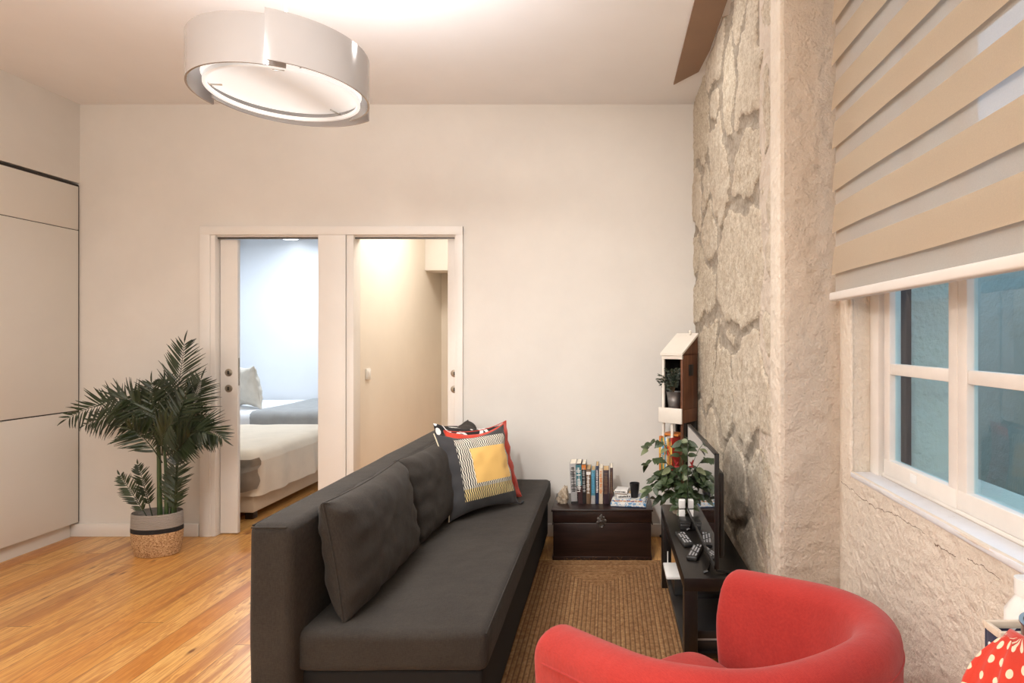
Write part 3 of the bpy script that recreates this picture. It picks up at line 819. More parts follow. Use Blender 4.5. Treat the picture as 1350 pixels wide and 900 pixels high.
# seams
def seam(name, pts, parent=None, m='sofa_fabric', r=.0028):
    bm = bm_(); add_tube(bm, pts, r, 6); return obj(name, bm, m, parent, angle=80)
in_sofa(seam('piping', [(SX0 + .012, SYN + .012 + (SYF - SYN - .024) * i / 30, .768) for i in range(31)]))
in_sofa(seam('piping', [(SX0 + .012 + (SXB - SX0 - .03) * i / 6, SYN + .005, .764) for i in range(7)]))
in_sofa(seam('piping', [(SX1 - .006, SYN + .06 + (SYF - SYN - .07) * i / 30, SZT - .014) for i in range(31)]))
for x, y in ((SX0 + .07, SYN + .06), (SX0 + .07, SYF - .06), (SX1 - .07, SYN + .13), (SX1 - .07, SYF - .06)):
    bm = add_box(bm_(), (x - .025, y - .025, 0), (x + .025, y + .025, .055), .004); in_sofa(obj('leg', bm, 'black_plastic'))
# three loose back cushions
cw = .675; ci = [(1.955, 'nearest of the three charcoal back cushions on the sofa'), (2.655, 'middle charcoal back cushion on the sofa, partly behind the patterned pillows'), (3.335, 'far charcoal back cushion on the sofa hidden behind the throw pillows')]
for k, (y0, lb) in enumerate(ci):
    wk = [cw + .02, cw, .63][k]
    mw = basis((-.905, y0 + wk / 2, SZT + .195), (0.0, 1, 0), (-.17, 0, 1))
    if k == 1: mw = basis((-.895, y0 + wk / 2, SZT + .193), (.045, 1, 0), (-.20, 0, 1))
    c_ = thing('back_cushion', lb, 'cushion', mw=mw, group='charcoal back cushions on the sofa')
    hh = .40
    bm = pillow_bm(wk, hh, .17, inset=.012, p=4.5, seed=k * 3.1, wr=.009, nx=44, ny=30, q=.45)
    obj('cushion_body', bm, 'sofa_fabric', c_, angle=80)
    obj('piping', piping_bm(wk, hh, .012, .0035), 'sofa_fabric', c_, angle=80)

# throw pillows
BL, TL = Vector((-.81, 3.0, .43)), Vector((-.905, 3.10, .86)); BR = Vector((-.50, 3.35, .43))
u = (BR - BL).normalized(); up = (TL - BL).normalized()
nrm = up.cross(u).normalized(); 
if nrm.y > 0: nrm = -nrm      # towards the camera
pw = .455
cen = BL + u * pw / 2 + up * .225
yp = thing('throw_pillow', 'charcoal pillow with black and white stripes round a yellow square', 'pillow', mw=basis(cen, u, up), group='patterned throw pillows on the sofa')
obj('pillow_cover', pillow_bm(pw, .455, .15, inset=.03, p=2.6, seed=1.5, wr=.010, droop=.022), 'striped_yellow_cover', yp, angle=80)
bm = bm_()
pts = []
for i in range(25):
    v = math.sin((i / 24 - .5) * PI); pts.append(Vector((-pw / 2 * (1 - .03 / pw * 2 * (1 - v * v)) - .002, 0, v * .2275)))
add_tube(bm, pts, .003, 5); obj('piping', bm, 'cream_piping', yp)
def tassels(parent, w, h, m='charcoal_cloth', which=((1, -1),)):
    for sx, sz in which:
        bm = bm_()
        for q in range(9):
            a = q * .7; add_tube(bm, bez((sx * w / 2, 0, sz * h / 2), (sx * (w / 2 + .015), .008 * math.sin(a), sz * (h / 2 + .006)), (sx * (w / 2 + .030), .014 * math.sin(a), sz * (h / 2 - .004) + .006 * math.cos(a)), 5), .002, 4)
        obj('tassel', bm, m, parent)
tassels(yp, pw - .01, .45)
rc = cen - nrm * .14 + u * .045 + Vector((.07, .04, .035))
rp = thing('throw_pillow', 'plain red pillow between the yellow square pillow and the black and white one', 'pillow', mw=basis(rc, u + Vector((-.05, .12, 0)), up + Vector((.02, .0, .0))), group='patterned throw pillows on the sofa')
obj('pillow_cover', pillow_bm(.47, .46, .13, inset=.032, p=2.6, seed=7, wr=.010, droop=.02), 'red_pillow', rp, angle=80)
obj('piping', piping_bm(.47, .46, .032, .0025), 'red_pillow', rp, angle=80)
bc = cen - nrm * .25 + Vector((.085, .09, .062))
bp = thing('throw_pillow', 'black pillow with white curling pattern, rearmost of the sofa pillows', 'pillow', mw=basis(bc, u + Vector((.05, -.05, -.12)), up + Vector((.0, .0, .0))), group='patterned throw pillows on the sofa')
obj('pillow_cover', pillow_bm(.47, .46, .12, inset=.03, p=2.6, seed=11, wr=.010), 'black_white_cover', bp, angle=80)
tassels(bp, .46, .45)

# ------------------------------------------------------------------ chest with books
TX0, TX1, TY0, TY1, TZ = -.346, .262, 3.62, 4.0, .318
ch = thing('wooden_chest', 'dark brown wooden chest with a metal hasp at the far end of the rug', 'chest', ((TX0 + TX1) / 2, (TY0 + TY1) / 2, 0))
def inn(par, o): o.parent = par; o.location = -par.location + o.location; return o
bm = add_box(bm_(), (TX0 + .006, TY0 + .006, .0), (TX1 - .006, TY1 - .006, TZ - .085), .004)
for z in (.012,): add_box(bm, (TX0 + .001, TY0 + .001, 0), (TX1 - .001, TY1 - .001, .03), .003)
inn(ch, obj('chest_body', bm, 'dark_wood'))
bm = add_box(bm_(), (TX0 + .002, TY0 + .002, TZ - .082), (TX1 - .002, TY1 - .002, TZ - .012), .004); add_box(bm, (TX0 - .006, TY0 - .008, TZ - .014), (TX1 + .006, TY1, TZ), .004)
inn(ch, obj('lid', bm, 'dark_wood'))
bm = bm_(); cx, cz = P(793, 0, TY0).x, TZ - .075
for q in range(8):
    a = q * PI / 4 + .2; add_lathe(bm, [(.010, -.003), (.010, .0), (.006, .002)], 10, c=(math.cos(a) * .022, math.sin(a) * .028, 0), capt=True)
add_lathe(bm, [(.024, -.002), (.024, .001), (.012, .004), (0, .004)], 20)
bmesh.ops.rotate(bm, cent=(0, 0, 0), matrix=Matrix.Rotation(PI / 2, 3, 'X'), verts=bm.verts)
bmesh.ops.translate(bm, vec=(cx, TY0 + .000, cz), verts=bm.verts)
hs = inn(ch, obj('hasp', bm, 'dark_steel'))
bm = bm_(); add_tube(bm, [(cx + .016 * math.cos(a), TY0 - .010 - .004 * math.sin(a), cz - .012 + .020 * math.sin(a)) for a in [i * 2 * PI / 16 for i in range(17)]], .0025, 6)
add_box(bm, (cx - .006, TY0 - .014, cz + .0), (cx + .006, TY0 - .002, cz + .045), .002)
inn(ch, obj('latch_ring', bm, 'dark_steel'))
for x in (TX0 - .004, TX1 + .004):
    bm = bm_(); add_tube(bm, bez((x, TY0 + .13, .20), (x + (.02 if x > 0 else -.02), TY0 + .19, .14), (x, TY0 + .25, .20), 9), .004, 6); inn(ch, obj('handle', bm, 'dark_steel'))

def book(name, label, x, y, z, th, h, dp, cov, tilt=0, rz=0, group=None, pages='paper', letters=None, band=None, parent=None, lean=0, titles=2):
    """spine faces -y; x is the left side of the spine"""
    if label: b = thing(name, label, 'book', (x, y, z), rz, group)
    b.rotation_euler = (lean, tilt, rz)
    ct = min(.0025, th * .12)
    bm = bm_(); add_box(bm, (0, 0, 0), (ct, dp, h), .0006); add_box(bm, (th - ct, 0, 0), (th, dp, h), .0006); add_box(bm, (0, -.001, 0), (th, ct, h), .001)
    obj('cover', bm, cov, b)
    obj('page_block', add_box(bm_(), (ct, ct, .002), (th - ct, dp - .002, h - .0025)), pages, b)
    if band:
        for (f0, f1, m) in band: obj('spine_band', add_box(bm_(), (-.0002, -.0018, h * f0), (th + .0002, -.0008, h * f1)), m, b)
    if letters:
        bm = bm_(); rr = random.Random(int(x * 9999) + int(h * 777))
        zz = h * .30
        while zz < h * .9:
            g = rr.uniform(.004, .010)
            if rr.random() > .2:
                wd = th * rr.uniform(.25, .42); add_box(bm, (th * .5 - wd, -.0026, zz), (th * .5 + wd * rr.uniform(.3, 1), -.0016, zz + g * .62))
            zz += g + .0015
        if len(bm.verts):
            add_box(bm, (th * .46, -.0020, h * .30), (th * .54, -.0012, zz - .002)); obj('spine_title', bm, letters, b)
        else: bm.free()
    return b
for nm, c in (('bk_grey', (.36, .35, .34)), ('bk_teal', (.05, .17, .20)), ('bk_maroon', (.05, .022, .022)), ('bk_brown', (.17, .105, .06)), ('bk_orange', (.62, .20, .04)),
              ('bk_blue', (.07, .22, .29)), ('bk_navy', (.014, .025, .065)), ('bk_cream', (.66, .54, .40)), ('bk_plum', (.035, .018, .024)), ('bk_white', (.78, .76, .72)), ('bk_black', (.015, .013, .013)),
              ('bk_green', (.08, .20, .12)), ('bk_yellow', (.70, .44, .08)), ('bk_red', (.45, .03, .02)), ('bk_sky', (.10, .35, .55))):
    basic(nm, c, .45, .08, 30)
BYY = 3.74
bd = [  # left px, right px, top px of spine, cover, letters, bands, label, depth, pages
 (751, 761, 611, 'bk_grey', 'bk_black', [(.0, .06, 'bk_black')], 'tall grey book at the left end of the row on the chest', .15, 'paper'),
 (759, 767, 611, 'bk_maroon', 'bk_white', [(.45, .97, 'bk_teal')], 'book with teal upper and dark maroon lower spine on the chest', .15, 'paper'),
 (767, 773, 611.5, 'bk_black', 'bk_grey', [(.86, .98, 'bk_orange')], 'dark book with an orange spine top, third in the row on the chest', .15, 'paper'),
 (773, 779, 618, 'bk_brown', 'bk_white', [(.84, .92, 'bk_white')], 'brown paperback with white spine lettering in the row on the chest', .145, 'aged_paper'),
 (779.5, 785, 619.5, 'bk_blue', 'bk_sky', [(.0, .25, 'bk_grey')], 'teal blue paperback in the middle of the row on the chest', .135, 'aged_paper'),
 (785.5, 789.5, 614, 'bk_navy', 'bk_white', None, 'thin navy book with white lettering in the row on the chest', .15, 'aged_paper'),
 (789.8, 795, 617, 'bk_cream', 'bk_orange', None, 'cream spined book right of the navy one on the chest', .14, 'paper'),
 (795.2, 803.5, 619.5, 'bk_plum', 'bk_brown', [(.35, .7, 'bk_maroon')], 'thick dark plum paperback in the row on the chest', .14, 'aged_paper'),
 (804, 808.5, 616.5, 'bk_maroon', 'bk_brown', None, 'dark maroon book at the right end of the row on the chest', .15, 'paper')]
sc = F / BYY
prev = None
for i, (x0, x1, yt, cov, let, band, lb, dpt, pg) in enumerate(bd):
    X0 = P(x0, 0, BYY).x; th = (x1 - x0) / sc * .93; hh = P(0, yt, BYY).z - TZ
    tl = -.045 if i < 2 else (-.02 if i == 2 else 0)
    X0 = P(x0, 0, BYY).x + (.010 if i < 2 else (.004 if i == 2 else 0))
    book('book', lb, X0, BYY, TZ, th, hh, dpt, cov, tilt=tl, pages=pg, letters=let, band=band, group='books standing on the chest')
# rock
bm = bm_(); bmesh.ops.create_icosphere(bm, subdivisions=4, radius=1)
for v in bm.verts:
    p = v.co.copy(); f = 1 + .35 * mnoise.noise(p * 1.6) + .18 * mnoise.noise(p * 4 + Vector((3, 3, 3))) + .07 * mnoise.noise(p * 11)
    zz = max(-.86, p.z * f)
    v.co = Vector((p.x * f * .037 * (1.2 - .35 * (zz + .8)) + .008 * zz, p.y * f * .038, (zz + .86) * .058))
tag(obj('rock', bm, 'rock', angle=50), 'rough brown rock on the chest left of the books', 'rock').location = P(743.5, 0, 3.76).xy.to_3d() + Vector((0, 0, TZ - .001))
# boxed games and cup
def flatbox(label, lo, hi, cov, side, rz, cat='box', name='game_box', marks=None):
    cx, cy = (lo[0] + hi[0]) / 2, (lo[1] + hi[1]) / 2; sx, sy, hz = (hi[0] - lo[0]) / 2, (hi[1] - lo[1]) / 2, hi[2] - lo[2]
    b = thing(name, label, cat, (cx, cy, lo[2]), rz, None)
    obj('box_bottom', add_box(bm_(), (-sx + .001, -sy + .001, 0), (sx - .001, sy - .001, hz * .5), .0008), side, b)
    obj('lid', add_box(bm_(), (-sx, -sy, hz * .22), (sx, sy, hz), .001), cov, b)
    if marks:
        bm = bm_(); rr = random.Random(len(label))
        x = -sx * .85
        while x < sx * .8:
            w_ = rr.uniform(.004, .012); add_box(bm, (x, -sy - .0008, hz * .45), (x + w_, -sy + .0004, hz * rr.uniform(.68, .86))); x += w_ + rr.uniform(.002, .006)
        obj('box_print', bm, marks, b)
    return b
cover('puzzle_print', (.72, .72, .70), (.10, .28, .50), 45, .5)
cover('puzzle_print2', (.70, .68, .60), (.08, .20, .42), 60, .52)
xa = P(807, 0, 3.66).x; xb = P(854, 0, 3.66).x
flatbox('flat blue and white printed puzzle box, lowest of the pile on the chest', (xa, 3.655, TZ), (xb, 3.83, TZ + .026), 'puzzle_print', 'bk_navy', -.12, marks='bk_white')
flatbox('thin printed box with coloured picture, second in the small pile on the chest', (xa + .005, 3.665, TZ + .026), (xb - .008, 3.83, TZ + .044), 'puzzle_print2', 'bk_white', -.10, marks='bk_orange')
t2 = TZ + .044
flatbox('small white box with black print on the flat boxes, left of the black cup', (P(811, 0, 3.7).x, 3.68, t2), (P(829, 0, 3.7).x, 3.79, t2 + .027), 'bk_white', 'bk_white', .25, marks='bk_black')
flatbox('small white box topmost in the little stack left of the black cup', (P(812, 0, 3.7).x, 3.69, t2 + .027), (P(829, 0, 3.7).x, 3.79, t2 + .052), 'bk_white', 'bk_brown', -.2, marks='bk_black')
cp = P(836.5, 0, 3.74)
cup = thing('cup', 'matt black tapered cup standing on the boxes on the chest', 'cup', (cp.x, 3.73, t2))
obj('cup_body', add_lathe(bm_(), [(.0, 0), (.021, 0), (.022, .002), (.031, .088), (.0315, .09), (.029, .0895), (.020, .006), (0, .005)], 32, capb=False), 'black_ceramic', cup)
bk = book('book', 'tan edged paperback lying flat on the chest behind the white boxes', P(808, 0, 3.86).x, 3.97, TZ, .03, .13, .11, 'aged_paper', group=None)
bk.rotation_euler = (0, PI / 2, 0); bk.location = (P(808, 0, 3.86).x, 3.85, TZ + .030)

# ------------------------------------------------------------------ black bench and television
GX0, GX1, GY0, GY1, GZ = .283, .545, 2.245, 3.25, .45
bn = thing('media_bench', 'low black-brown bench with lower shelf under the television', 'media bench', ((GX0 + GX1) / 2, (GY0 + GY1) / 2, 0))
inn(bn, obj('top', add_box(bm_(), (GX0, GY0, GZ - .05), (GX1, GY1, GZ), .0015), 'black_brown'))
for x in (GX0 + .001, GX1 - .051):
    for y in (GY0 + .001, GY1 - .051): inn(bn, obj('leg', add_box(bm_(), (x, y, .0 if x > .4 else .014), (x + .05, y + .05, GZ - .05), .0015), 'black_brown'))
inn(bn, obj('shelf', add_box(bm_(), (GX0 + .008, GY0 + .052, .12), (GX1 - .008, GY1 - .052, .14), .001), 'black_brown'))
TVX, TVY0, TVY1, TVZ0, TVZ1 = .385, 2.17, 2.92, .512, .934
tvz = thing('television', 'slim black flat television facing the sofa on the black bench', 'television', (TVX + .01, (TVY0 + TVY1) / 2, GZ))
inn(tvz, obj('screen', add_box(bm_(), (TVX, TVY0 + .008, TVZ0 + .014), (TVX + .004, TVY1 - .008, TVZ1 - .008)), 'tv_screen'))
bm = bm_(); add_box(bm, (TVX + .002, TVY0, TVZ0), (TVX + .016, TVY1, TVZ1), .002); add_box(bm, (TVX - .003, TVY0, TVZ0), (TVX + .006, TVY1, TVZ0 + .014), .001)
add_box(bm, (TVX - .001, TVY0, TVZ0), (TVX + .006, TVY0 + .008, TVZ1), .001); add_box(bm, (TVX - .001, TVY1 - .008, TVZ0), (TVX + .006, TVY1, TVZ1), .001); add_box(bm, (TVX - .001, TVY0, TVZ1 - .008), (TVX + .006, TVY1, TVZ1), .001)
inn(tvz, obj('bezel', bm, 'black_plastic'))
inn(tvz, obj('back_housing', add_box(bm_(), (TVX + .016, TVY0 + .05, TVZ0 + .02), (TVX + .045, TVY1 - .05, TVZ1 - .08), .01), 'black_plastic'))
for y in (TVY0 + .12, TVY1 - .12):
    bm = bm_(); add_tube(bm, [(TVX + .01, y, TVZ0 + .01), (TVX - .004, y, GZ + .012), (TVX - .022, y, GZ + .005)], .006, 6); add_tube(bm, [(TVX + .01, y, TVZ0 + .01), (TVX + .03, y, GZ + .012), (TVX + .08, y, GZ + .005)], .006, 6)
    inn(tvz, obj('foot', bm, 'black_plastic'))
def remote(label, x, y, rz, L=.17, W=.046, buttons='grey_button'):
    r = thing('remote_control', label, 'remote control', (x, y, GZ), rz, 'black remote controls on the bench')
    obj('remote_body', add_box(bm_(), (-W / 2, -L / 2, 0), (W / 2, L / 2, .018), .006, 3), 'black_plastic', r)
    bm = bm_()
    for i in range(10):
        for k in range(3):
            if (i + k) % 5 == 4: continue
            add_box(bm, (-W / 2 + .007 + k * .0125, -L / 2 + .018 + i * .0135, .017), (-W / 2 + .0145 + k * .0125, -L / 2 + .0255 + i * .0135, .0195), .0008)
    obj('buttons', bm, buttons, r); return r
c1 = P(904, 712, F * .88 / 265); c2 = P(915, 722, F * .88 / 275)
remote('black remote control on the bench, lying further left of the pair', .335, 2.66, .12)
remote('black remote control on the bench, nearer and turned towards the screen', .362, 2.50, -.32)
stb = thing('set_top_box', 'small black box on the bench behind the remote controls', 'set-top box', (.385, 2.86, GZ))
obj('box_body', add_box(bm_(), (-.05, -.05, 0), (.05, .05, .028), .006), 'black_plastic', stb); obj('box_lid', add_box(bm_(), (-.052, -.052, .03), (.052, .052, .036), .004), 'black_plastic', stb)
obj('box_gap', add_box(bm_(), (-.046, -.046, .027), (.046, .046, .031)), 'seam_dark', stb)
wd = thing('white_dispenser', 'slim white plastic container standing in front of the leafy plant on the bench', 'container', (.365, 2.985, GZ))
obj('container_body', add_box(bm_(), (-.016, -.012, 0), (.016, .012, .052), .006, 3), 'white_plastic', wd)
obj('container_top', add_box(bm_(), (-.017, -.013, .054), (.017, .013, .10), .006, 3), 'white_plastic', wd)
obj('joint_ring', add_box(bm_(), (-.014, -.010, .05), (.014, .010, .056)), 'seam_dark', wd)
# things on the lower shelf
bxw = thing('router', 'white flat box with a thin aerial sticking out of the bench shelf', 'router', (GX0 + .045, 2.90, .14))
obj('support_box', add_box(bm_(), (-.02, -.085, 0), (.08, .085, .075), .003), 'black_plastic', bxw)
obj('router_body', add_box(bm_(), (-.058, -.09, .077), (.06, .09, .092), .004), 'white_plastic', bxw)
obj('aerial', add_tube(bm_(), [(-.035, .08, .09), (-.035, .08, .15)], .0025, 6), 'white_plastic', bxw)
for k, (zz, m, lb) in enumerate(((.14, 'bk_black', 'black media player, lowest on the near end of the bench shelf'), (.18, 'bk_black', 'dark box with grey slotted front on the near end of the bench shelf'))):
    flatbox(lb, (GX0 + .055, GY0 + .07, zz), (GX1 - .025, GY0 + .36, zz + .038), m, 'bk_grey' if k else 'bk_black', .0, name='media_player', cat='box')
flatbox('dark case standing on the bench shelf behind the white router', (GX0 + .07, 2.64, .14), (GX1 - .03, 2.75, .22), 'bk_black', 'bk_navy', 0, name='storage_case', cat='case')

# ------------------------------------------------------------------ leafy plant
def leaf_bm(bm, base, d, nrm, L, W, fold=.25, droop=.2, n=6, tipf=1.0):
    d = Vector(d).normalized(); nrm = Vector(nrm); s = d.cross(nrm).normalized(); nn = s.cross(d).normalized(); rows = []
    for i in range(n + 1):
        f = i / n; w_ = W * (math.sin(PI * min(1, f ** .75 * .97 + .03))) ** .8 * .5 if 0 < i < n else .0008
        c_ = Vector(base) + d * L * f - nn * droop * L * f * f
        rows.append([c_ - s * w_ + nn * fold * w_, c_, c_ + s * w_ + nn * fold * w_])
    grid(bm, rows)
fc = Vector((.37, 3.10, GZ))
fp = thing('leafy_plant', 'bushy green plant with oval leaves on the far end of the bench', 'plant', fc)
basic('pot_glaze', (.50, .42, .32), .5)
obj('plant_pot', add_lathe(bm_(), [(.0, 0), (.040, 0), (.050, .085), (.053, .09), (.048, .09), (.046, .08), (0, .078)], 28, capb=False), 'pot_glaze', fp)
obj('soil', add_lathe(bm_(), [(.045, .0), (.0, .004)], 24, c=(0, 0, .080), capb=False), 'soil', fp)
R2 = random.Random(21)
lv, pale, st = bm_(), bm_(), bm_()
for i in range(40):
    a = R2.uniform(0, 2 * PI); rad = R2.uniform(.05, .155); top = R2.uniform(.02, .42)
    if i < 8: a = [PI, PI, 0.1, -.3, PI * .9, .2, PI * 1.1, -PI / 2][i]; rad = [.17, .17, .15, .16, .15, .13, .18, .1][i]; top = [.30, .40, .37, .28, .2, .42, .14, .42][i]
    if i >= 8 and math.cos(a) < .35 and top > .24: top *= .55
    tip = Vector((math.cos(a) * rad, math.sin(a) * rad * .75, top * .82)); mid = Vector((math.cos(a) * rad * .45, math.sin(a) * rad * .4, top * 1.1 + .04))
    pts = bez((R2.uniform(-.02, .02), R2.uniform(-.02, .02), .09), mid, tip, 10); add_tube(st, pts, .0018, 5)
    for q in range(3, 10):
        p = pts[q]
        for s in (-1, 1):
            if R2.random() < .35: continue
            b_ = a + s * R2.uniform(.5, 1.5)
            d = Vector((math.cos(b_), math.sin(b_) * .8, R2.uniform(-.7, .35)))
            tgt = pale if R2.random() < .08 else lv
            leaf_bm(tgt, p, d, (R2.uniform(-.5, .5), -.75 + R2.uniform(-.4, .4), .9), R2.uniform(.042, .064), R2.uniform(.024, .038), droop=R2.uniform(.1, .5))
obj('stems', st, 'palm_stem', fp); obj('leaves', lv, 'broad_leaf', fp, angle=80); obj('pale_leaves', pale, 'pale_leaf', fp, angle=80)
bm = bm_()
for q in range(3): leaf_bm(bm, Vector((-.035 + q * .004, -.03, .245 + .006 * (q % 3))), (math.cos(q * .9), -.3, math.sin(q * .9)), (0, -1, 0), .026, .010)
obj('red_bloom', bm, 'red_leaf', fp)

# ------------------------------------------------------------------ corner shelf tower (turned towards the room)
ta = math.radians(38)
twx, twy = .452, 3.80
tw = thing('corner_shelf', 'narrow white-fronted brown wooden shelf tower in the corner by the stone wall', 'shelf', (twx, twy, 0), -ta)
W_, DP = .150, .19   # local x across the front, y depth (front at -DP/2)
hx = W_ / 2
zt = P(0, 466, twy - .1).z
for x in (-hx, hx - .014):
    obj('front_post', add_box(bm_(), (x, -DP / 2, 0), (x + .014, -DP / 2 + .016, zt), .001), 'white_wood' if x < 0 else 'red_brown_wood', tw)
obj('back_panel', add_box(bm_(), (-hx, DP / 2 - .01, .05), (hx, DP / 2, zt), .001), 'black_brown', tw)
obj('side_panel', add_box(bm_(), (hx - .012, -DP / 2 + .016, .90), (hx, DP / 2, zt), .001), 'red_brown_wood', tw)
obj('side_panel', add_box(bm_(), (-hx, -DP / 2 + .016, .90), (-hx + .012, DP / 2, zt), .001), 'black_brown', tw)
obj('side_rail', add_box(bm_(), (hx - .012, -DP / 2 + .016, .0), (hx, -DP / 2 + .045, .9), .001), 'black_brown', tw)
obj('side_rail', add_box(bm_(), (-hx, DP / 2 - .03, 0), (-hx + .012, DP / 2, .9), .001), 'black_brown', tw); obj('side_rail', add_box(bm_(), (hx - .012, DP / 2 - .03, 0), (hx, DP / 2, .9), .001), 'black_brown', tw)
# sloping lid, open wedge sides brown
bm = bm_(); zl = zt
v = [(-hx - .006, -DP / 2 - .012, zl - .012), (hx + .006, -DP / 2 - .012, zl - .012), (hx + .006, DP / 2, zl + .115), (-hx - .006, DP / 2, zl + .115)]
lo = [bm.verts.new(q) for q in v]; up_ = [bm.verts.new((a, b_, c_ + .014)) for a, b_, c_ in v]
bm.faces.new(lo); bm.faces.new(up_)
for i in range(4): bm.faces.new((lo[i], lo[(i + 1) % 4], up_[(i + 1) % 4], up_[i]))
obj('sloping_lid', bm, 'white_wood', tw, smooth=False)
for x in (-hx, hx - .012):
    bm = bm_(); a = [(x, -DP / 2, zl - .012), (x, DP / 2, zl - .012), (x, DP / 2, zl + .112)]; A_ = [bm.verts.new(q) for q in a]; B_ = [bm.verts.new((q[0] + .012, q[1], q[2])) for q in a]
    bm.faces.new(A_); bm.faces.new(B_)
    for i in range(3): bm.faces.new((A_[i], A_[(i + 1) % 3], B_[(i + 1) % 3], B_[i]))
    obj('wedge_side', bm, 'red_brown_wood', tw, smooth=False)
obj('lid_board', add_box(bm_(), (-hx, -DP / 2 - .004, zl - .035), (hx, -DP / 2 + .012, zl - .012), .001), 'white_wood', tw)
# middle planter box: white front, brown side
zb0_, zb1_ = P(0, 558, twy - .1).z, P(0, 538, twy - .1).z
obj('drawer_front', add_box(bm_(), (-hx - .012, -DP / 2 - .022, zb0_), (hx + .006, -DP / 2 - .010, zb1_), .001), 'white_wood', tw)
obj('drawer_box', add_box(bm_(), (-hx - .008, -DP / 2 - .010, zb0_ + .002), (hx + .004, DP / 2 - .012, zb1_ - .012), .001), 'red_brown_wood', tw)
obj('hinge_block', add_box(bm_(), (hx, -.02, 1.12), (hx + .006, .03, 1.19), .001), 'black_brown', tw)
for zz in (.50, .12): obj('shelf_board', add_box(bm_(), (-hx + .001, -DP / 2 - .03, zz - .014), (hx - .001, DP / 2 - .01, zz), .001), 'black_brown', tw)
obj('centre_post', add_box(bm_(), (-.008, -DP / 2 - .004, 0.51), (.008, -DP / 2 + .006, zb0_), .001), 'white_wood', tw)
obj('top_knob', add_lathe(bm_(), [(.0, 0), (.008, 0), (.006, .012), (.010, .02), (.006, .028), (0, .03)], 14, c=(.03, DP / 2 - .02, zl + .118), capb=False), 'white_wood', tw)
# plant in a zinc bucket on the planter box
def tw_pt(x, y, z): return Matrix.Rotation(-ta, 3, 'Z') @ Vector((x, y, 0)) + Vector((twx, twy, z))
bp_ = tw_pt(-.016, -.045, zb1_ - .012)
zp = thing('potted_plant', 'small dark bushy plant in a zinc bucket on the shelf tower', 'plant', bp_)
obj('bucket', add_lathe(bm_(), [(.0, 0), (.034, 0), (.036, .002), (.040, .04), (.0405, .042), (.043, .060), (.0425, .062), (.050, .108), (.052, .110), (.049, .110), (.035, .006), (0, .006)], 32, capb=False), 'zinc', zp)
obj('soil', add_lathe(bm_(), [(.046, .098), (0, .102)], 20, capb=False), 'soil', zp)
lv, st = bm_(), bm_()
for i in range(30):
    a = R2.uniform(0, 2 * PI); rad = R2.uniform(.01, .05); top = R2.uniform(.17, .25)
    if math.cos(a) > 0: rad *= .85
    if i < 5: a = PI + (i - 2) * .3; rad = .075 + .008 * i; top = .13 + .02 * i
    pts = bez((0, 0, .10), (math.cos(a) * rad * .4, math.sin(a) * rad * .4, top * .8 + .03), (math.cos(a) * rad, math.sin(a) * rad * .5 - .01, top), 8); add_tube(st, pts, .001, 4)
    for q in range(2, 8):
        for s in (-1, 1, 0):
            b_ = a + s * R2.uniform(.5, 1.3); leaf_bm(lv, pts[q], (math.cos(b_), math.sin(b_) * .5, R2.uniform(-.1, .8)), (R2.uniform(-.4, .4), -1, .4), R2.uniform(.018, .030), .007, n=4)
obj('stems', st, 'twig', zp); obj('leaves', lv, 'olive_leaf', zp, angle=80)
# colourful books on the lower shelf
xx = -.078
sp_ = [('bk_orange', 'bk_yellow', 'orange spined children\'s book at the left end of the shelf tower row', .014), ('bk_green', 'bk_white', 'green book second in the shelf tower row', .010), ('bk_yellow', 'bk_sky', 'yellow book in the middle of the shelf tower row', .012),
       ('bk_sky', 'bk_orange', 'pale blue thin book in the shelf tower row', .008), ('bk_white', 'bk_green', 'white thin book in the shelf tower row behind the leaves', .009), ('bk_yellow', 'bk_red', 'second yellow book, with red lettering, in the shelf tower row', .010), ('bk_brown', 'bk_orange', 'brown book near the right of the shelf tower row', .013), ('bk_red', 'bk_yellow', 'red book at the right end of the shelf tower row', .012)]
hb = P(0, 577, 3.68).z - .50
for i, (cov, let, lb, th) in enumerate(sp_):
    p = tw_pt(xx, -DP / 2 - .028, .50); h_ = hb - .004 * ((i * 3) % 4)
    book('book', lb, p.x, p.y, .50, th, h_, .15, cov, rz=-ta, group='colourful books on the shelf tower', letters=let, band=[(.55, .8, let)], pages='aged_paper'); xx += th + .0012
p = tw_pt(-.082, -DP / 2 + .01, .50 + hb + .015)
fb = book('book', 'orange book lying flat on top of the colourful standing books', p.x, p.y, p.z, .012, .12, .10, 'bk_orange', pages='bk_orange')
fb.rotation_euler = (0, PI / 2, -ta)

# ------------------------------------------------------------------ palm in a basket
pc = P(207.5, 0, 3.76); pc.z = 0
palm = thing('palm_plant', 'tall feathery palm in a woven basket standing by the bedroom doorway', 'plant', pc)
bw_, bh = .150, .262
bk_ = obj('basket', add_lathe(bm_(), [(0, 0), (bw_ * .80, 0), (bw_ * .86, .006), (bw_ * .97, .08), (bw_, .16), (bw_ * .985, .22), (bw_ * .97, bh), (bw_ * .955, bh + .004), (bw_ * .93, bh), (bw_ * .93, .18), (0, .18)], 48, sx=1, sy=.72, capb=False), 'seagrass_basket', palm)
obj('soil', add_lathe(bm_(), [(bw_ * .92, .20), (0, .205)], 32, sx=1, sy=.72, capb=False), 'soil', palm)
def px(x, y, dY=0): 
    v = P(x, y, 3.76 + dY); return v - pc
R3 = random.Random(5)
trunks = [((211, 706), (210, 600), (208, 560), .013), ((219, 706), (221, 620), (216, 590), .011), ((228, 705), (236, 620), (232, 560), .009), ((226, 706), (230, 640), (228, 610), .007)]
